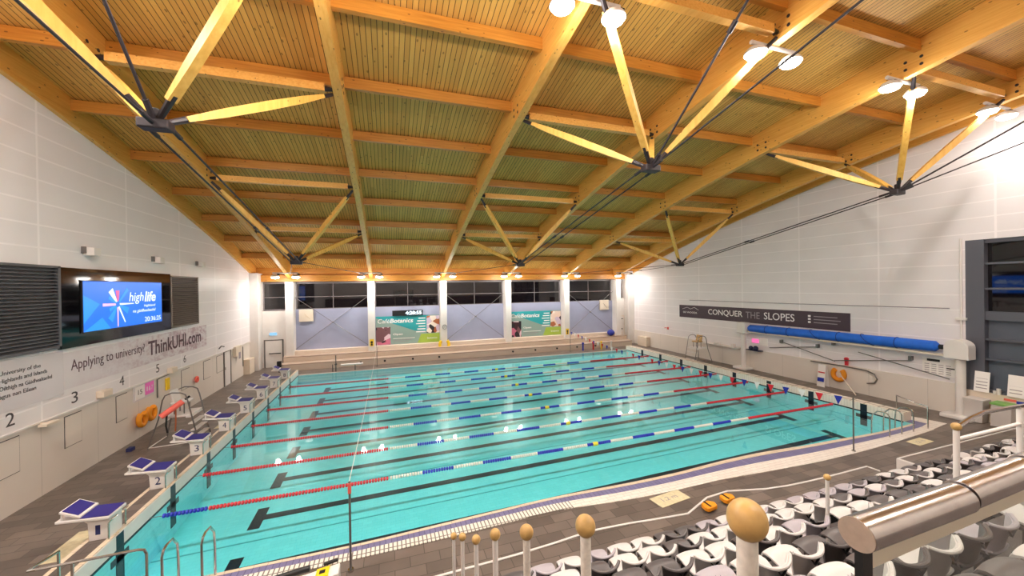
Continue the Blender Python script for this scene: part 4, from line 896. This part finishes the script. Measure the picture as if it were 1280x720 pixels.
# deck markers
for (x, y, a, sx, sy, lb) in ((12.55,-2.62+.12,.12,.5,.22,'beige depth marker tile on the near deck right of the ball-topped posts'),(23.1,-2.62,.05,.45,.18,'beige marker tile on the deck near the right pool corner'),(-1.05,.45,0,.22,.55,'beige marker tile on the deck beside starting block 1'),(-.95,8.1,0,.18,.45,'beige marker tile on the deck beside starting block 4')):
    c, s = math.cos(a), math.sin(a); b = MB().prism([(x+c*p-s*q, y+s*p+c*q, .001) for p, q in ((-sx,-sy),(sx,-sy),(sx,sy),(-sx,sy))], (0,0,.008)); o = thing(b, 'deck_marker', M['beige_mat'], lb, 'marker', 'beige marker tiles on the deck')
    if sx > .4: text('1.2 m', M['text_grey'], o, (x-.25, y-.08, .0095), (c, s, 0), .5, .14, 'marker_text', up=(-s, c, 0), depth=.001)
# white wheeled cabinet in the lower left by the pool edge
CX_, CY_ = 4.74, -3.42
pc = empty('pool_cleaner_cabinet', (CX_-.3, CY_, 0), 'white panel with black top bar and yellow label at the near pool edge', 'cabinet')
MB().prism([(CX_-1.5,CY_-.2,0),(CX_+.06,CY_-.2,0),(CX_+.06,CY_-.2,.86),(CX_-.4,CY_-.2,.80),(CX_-1.5,CY_-.2,.70)], (0,.26,0)).build('body', M['white'], pc, bevel=.02)
MB().cyl((CX_-1.5,CY_+.1,.74),(CX_-.42,CY_+.1,.85),.05,12).build('top_bar', M['black'], pc, smooth=True)
MB().cyl((CX_-.2,CY_+.1,.86),(CX_+.02,CY_+.1,.89),.03,10).build('top_bar', M['black'], pc, smooth=True)
MB().prism([(CX_-.3,CY_-.19,.826),(CX_-.1,CY_-.19,.85),(CX_-.1,CY_+.04,.85),(CX_-.3,CY_+.04,.826)], (0,0,.012)).build('yellow_label', M['yellow'], pc)
MB().prism([(CX_-.25,CY_-.1,.836),(CX_-.16,CY_-.1,.846),(CX_-.16,CY_-.02,.846),(CX_-.25,CY_-.02,.836)], (0,0,.012)).build('label_mark', M['black'], pc)
for x in (CX_-1.2, CX_-.2): MB().cyl((x,CY_-.24,.07),(x,CY_-.17,.07),.07,12).build('wheel', M['black'], pc)

# ================================================================ SEATING STAND
ROWS = 6; RP, RH = .85, .51
LEDGE = smooth_pts([(5.0,-3.68),(8,-3.62),(9.8,-3.5),(11.16,-3.62),(12.0,-3.7),(12.9,-3.35),(13.6,-3.3),(14.6,-3.55),(16,-3.66),(18.3,-3.66)])
def tread_x(n): return (5.0, 27.9)
b = MB()
b.prism([(x, y, 0) for x, y in LEDGE]+[(18.3,-5.2,0),(5.0,-5.2,0)], (0,0,.4)); b.box(19.7,27.9,-5.2,-3.66,0,.4); b.box(18.3,19.7,-5.2,-4.3,0,.4)
struct(b, 'stand_front_step', M['deck'])
b = MB().tube([(x, y+.0, .41) for x, y in LEDGE]+[(18.32,-3.95,.41)], .022, 6); b.tube([(19.7,-4.3,.41),(19.7,-3.66,.41),(27.9,-3.66,.41)], .022, 6); b.box(19.67,19.7,-4.3,-3.64,0,.41)
struct(b, 'trim_13', M['white'])
b = MB()
for n in range(1, ROWS): b.box(5.0,27.9,-5.2-RP*n,-5.2-RP*(n-1),0,.4+RH*n)
b.box(5.0,27.9,-9.9,-5.2-RP*(ROWS-1),0,.4+RH*ROWS); struct(b, 'stand_terraces', M['tread'])
b = MB().box(-3.4,27.9,YR,-9.9,0,4.05); struct(b, 'stand_landing', M['tread'])
def shell(rows, n, thick):                 # rows of (half width, y, z, y bend at the sides, z bend at the sides); gives a thick skin
    b = MB(); f, r = [], []
    for q, (hw, y, z, yb, zb) in enumerate(rows):
        a = rows[max(q-1, 0)]; c = rows[min(q+1, len(rows)-1)]; t = Vector((0, c[1]-a[1], c[2]-a[2])).normalized(); nv = Vector((0, t.z, -t.y))
        for i in range(n+1):
            u = -1+2*i/n; p = Vector((u*hw, y+yb*abs(u)**2.2, z+zb*abs(u)**3)); f.append(p); r.append(p-nv*thick)
    K = len(f); W_ = n+1; m = len(rows)-1; fs = []
    for q in range(m):
        for i in range(n): a = q*W_+i; fs += [(a,a+1,a+W_+1,a+W_), (K+a+W_,K+a+W_+1,K+a+1,K+a)]
        a = q*W_; fs.append((a,a+W_,K+a+W_,K+a)); a = q*W_+n; fs.append((a+W_,a,K+a,K+a+W_))
    for i in range(n): fs += [(i+1,i,K+i,K+i+1)]; a = m*W_+i; fs.append((a,a+1,K+a+1,K+a))
    return b.add(f+r, fs)
def make_seat(mm):
    root = empty('stadium_seat', (0,0,0), 'x', 'seat', 'shell spectator seats of the stand')
    back = [(.165+.06*(v/6)**.8, -.03-.07*(v/6)-.01*(v/6)**3, .38+.31*(v/6), .02+.075*(v/6), .03*(v/6)) for v in range(7)]
    shell(back, 12, -.02).build('backrest', mm, root, smooth=True)
    t = back[-1]
    MB().tube([(u*t[0], t[1]+t[3]*abs(u)**2.2-.014, t[2]+t[4]*abs(u)**3+.002) for u in [-1+2*i/14 for i in range(15)]], .019, 8).build('top_rim', mm, root, smooth=True)
    MB().prism([(-.06,-.122,.655),(-.05,-.122,.66),(0,-.117,.60),(.05,-.122,.66),(.06,-.122,.655),(0,-.115,.585)], (0,.02,0)).build('handle_slot', M['black'], root)
    pan = [(.165,-.04,.385,.0,.03),(.18,.0,.375,.0,.04),(.19,.06,.375,.0,.045),(.20,.12,.39,.0,.04),(.21,.19,.43,.0,.025),(.215,.25,.468,-.01,.005),(.21,.31,.48,-.015,-.008),(.205,.35,.468,-.02,-.01),(.20,.365,.43,-.02,0),(.195,.365,.37,-.02,0)]
    shell(pan, 12, .02).build('seat_pan', mm, root, smooth=True)
    MB().box(-.12,.12,.0,.2,.32,.355).box(-.03,.03,.06,.14,0,.33).box(-.09,.09,.0,.2,0,.02).build('leg', M['black'], root)
    return root
def project(p):
    d = Vector(p)-CAM; xx, yy, zz = d.dot(X), d.dot(Y), -d.dot(Z)
    return (640+F*xx/zz, 360-F*yy/zz) if zz > .05 else (9999, 9999)
protos = {}
names_ = {'seat_w': 'light grey', 'seat_m': 'lilac grey', 'seat_d': 'dark grey'}
BLK = [(7.02, 14.55, 'nearest block'), (15.05, 19.35, 'middle block'), (20.3, 27.3, 'far right block')]
rowname = ['front row', 'second row up', 'third row up', 'fourth row up', 'fifth row up', 'top row']
rnd = random.Random(11)
for n in range(ROWS):
    for x0, x1, bname in BLK:
        k = 0; x = x0
        while x < x1:
            if n >= 2 and 11.7 < x < 12.4: x += .5; k += 1; continue
            c = rnd.choices(['seat_w', 'seat_m', 'seat_d'], [.42, .26, .32])[0]
            y = -4.95-RP*n; z = .4+RH*n
            px = project((x, y, z+.8)); near = project((x-.3, y+.2, z+.75))
            if near[0] < 1310 and px[1] < 790 and near[1] < 770 and near[0] > 0:
                if c not in protos: protos[c] = make_seat(M[c]); o = protos[c]
                else: o = copy_tree(protos[c])
                o.location = (x, y, z); o.rotation_euler = (0, 0, rnd.uniform(-.03, .03))
                o['label'] = '%s shell seat, %s of %s, %s from its left end' % (names_[c], rowname[n], bname, ORD[k])
            k += 1; x += .5
# ball-topped posts beside the nearest aisle
for i, (y, z) in enumerate(((-9.64,4.95),(-8.75,4.39),(-7.89,3.82),(-7.03,3.26),(-6.19,2.67),(-5.31,2.14),(-4.54,1.66))):
    base = .4 if y > -5.2 else (.4+RH*math.ceil((-5.2-y)/RP) if y > -9.45 else 3.7)
    root = empty('stair_post', (6.58, y, base), 'white aisle post with tan ball top, '+('largest and nearest, chipped paint' if i == 0 else ORD[i]+' nearest of the descending row'), 'post', 'ball-topped posts of the nearest stair aisle')
    MB().cyl((6.58,y,base),(6.58,y,z-.03),.026,16).cyl((6.58,y,base),(6.58,y,base+.015),.06,16).build('shaft', M['rust_post'] if i < 3 else M['white'], root, smooth=True)
    MB().ball((6.58,y,z),.05,24,1.08).build('ball', M['ball'], root, smooth=True)
rt = empty('stair_post', (12.13,-6.44,1.5), 'white post with small tan ball standing among the middle seats, left of the guard rail', 'post', 'ball-topped posts farther along the stand')
MB().cyl((12.13,-6.44,1.5),(12.13,-6.44,PZ1-.04),.026,12).build('shaft', M['white'], rt, smooth=True); MB().ball((12.13,-6.44,PZ1),.05,14).build('ball', M['ball'], rt, smooth=True)
hr = empty('stair_guard_rail', (11.47,-8.1,2.6), 'white guard rail with tan ball corner and steel top rail beyond the big steel handrail', 'rail')
MB().cyl((11.47,-8.1,2.6),(11.47,-8.1,PZ2-.04),.026,12).build('post', M['white'], hr, smooth=True); MB().ball((11.47,-8.1,PZ2),.043,14).build('ball', M['ball'], hr, smooth=True)
MB().tube([(11.49,-8.1,PZ2),(11.75,-8.1,PZ2+.06),(12.0,-8.1,PZ2+.09),(13.2,-8.1,PZ2+.06)], .022, 8).build('top_rail', M['brushed'], hr, smooth=True); MB().tube([(11.5,-8.1,PZ2-.14),(13.2,-8.1,PZ2-.14)], .02, 8).build('lower_rail', M['white'], hr, smooth=True)
MB().cyl((12.8,-8.1,2.6),(12.8,-8.1,PZ2+.05),.028,12).build('post', M['white'], hr, smooth=True)
b = MB()
for i, (x, y) in enumerate(((12.55,-3.72),(13.2,-3.62))):
    root = empty('foam_float', (x, y, .4), 'orange foam float lying by the white step edge, %s one' % ('left' if i == 0 else 'right, partly behind the nearest ball'), 'foam float', 'orange floats on the front step')
    MB().prism([(x+a*.62, y+c*.62, .45) for a, c in ((-.28,-.16),(-.2,-.26),(.25,-.2),(.32,0),(.15,.16),(-.22,.1))], (0,0,.1)).build('float', M['orange'], root, bevel=.02)
    MB().box(x-.06,x-.02,y-.13,y+.08,.545,.56).build('strap', M['black'], root); MB().cyl((x,y,.4),(x,y,.45),.04,8).build('foot', M['black'], root)
# steel balustrade in front of the camera
bl = empty('glass_balustrade', (7.5,-10.0,4.05), 'glass balustrade with thick round stainless steel handrail in the near right corner', 'balustrade')
H = [Vector((6.400,-9.990,5.171)), Vector((6.711,-9.988,5.172)), Vector((6.96,-9.986,5.178)), Vector((9.4,-9.97,5.24))]
MB().cyl(H[0], H[1]-Vector((.004,0,0)), .027, 32).build('handrail', M['brushed'], bl, smooth=True)
MB().cyl(H[1]+Vector((0,0,.004)), H[2]+Vector((0,0,.004)), .027, 32).build('handrail', M['brushed'], bl, smooth=True)
MB().cyl(H[2]+Vector((.004,0,.008)), H[3]+Vector((0,0,.008)), .027, 32).build('handrail', M['brushed'], bl, smooth=True)
dz = Vector((0,0,1)); ty = Vector((0,.01,0))
MB().prism([H[0]-dz*.03+Vector((.02,0,0)), H[3]-dz*.03, H[3]-dz*.068, H[0]-dz*.068+Vector((.02,0,0))], ty).build('glass_channel', M['cream'], bl)
MB().prism([H[0]-dz*.04+Vector((.03,0,0)), H[3]-dz*.04, Vector((H[3].x,H[3].y,4.12)), Vector((H[0].x+.03,H[0].y,4.12))], ty).build('glass_panel', M['glass'], bl)
MB().cyl(H[0]-Vector((.0012,0,0)), H[0], .0265, 32).build('end_cap', mat('satin_steel_cap', (190,172,156), .5, .6, noise=.1, nscale=60), bl)
MB().box(6.405,6.43,-9.996,-9.984,4.05,5.145).build('end_post', M['black'], bl); MB().prism([(6.38,-10.02,4.05),(9.4,-10.0,4.05),(9.4,-9.94,4.05),(6.38,-9.96,4.05)], (0,0,.08)).build('base_channel', M['dark_metal'], bl)
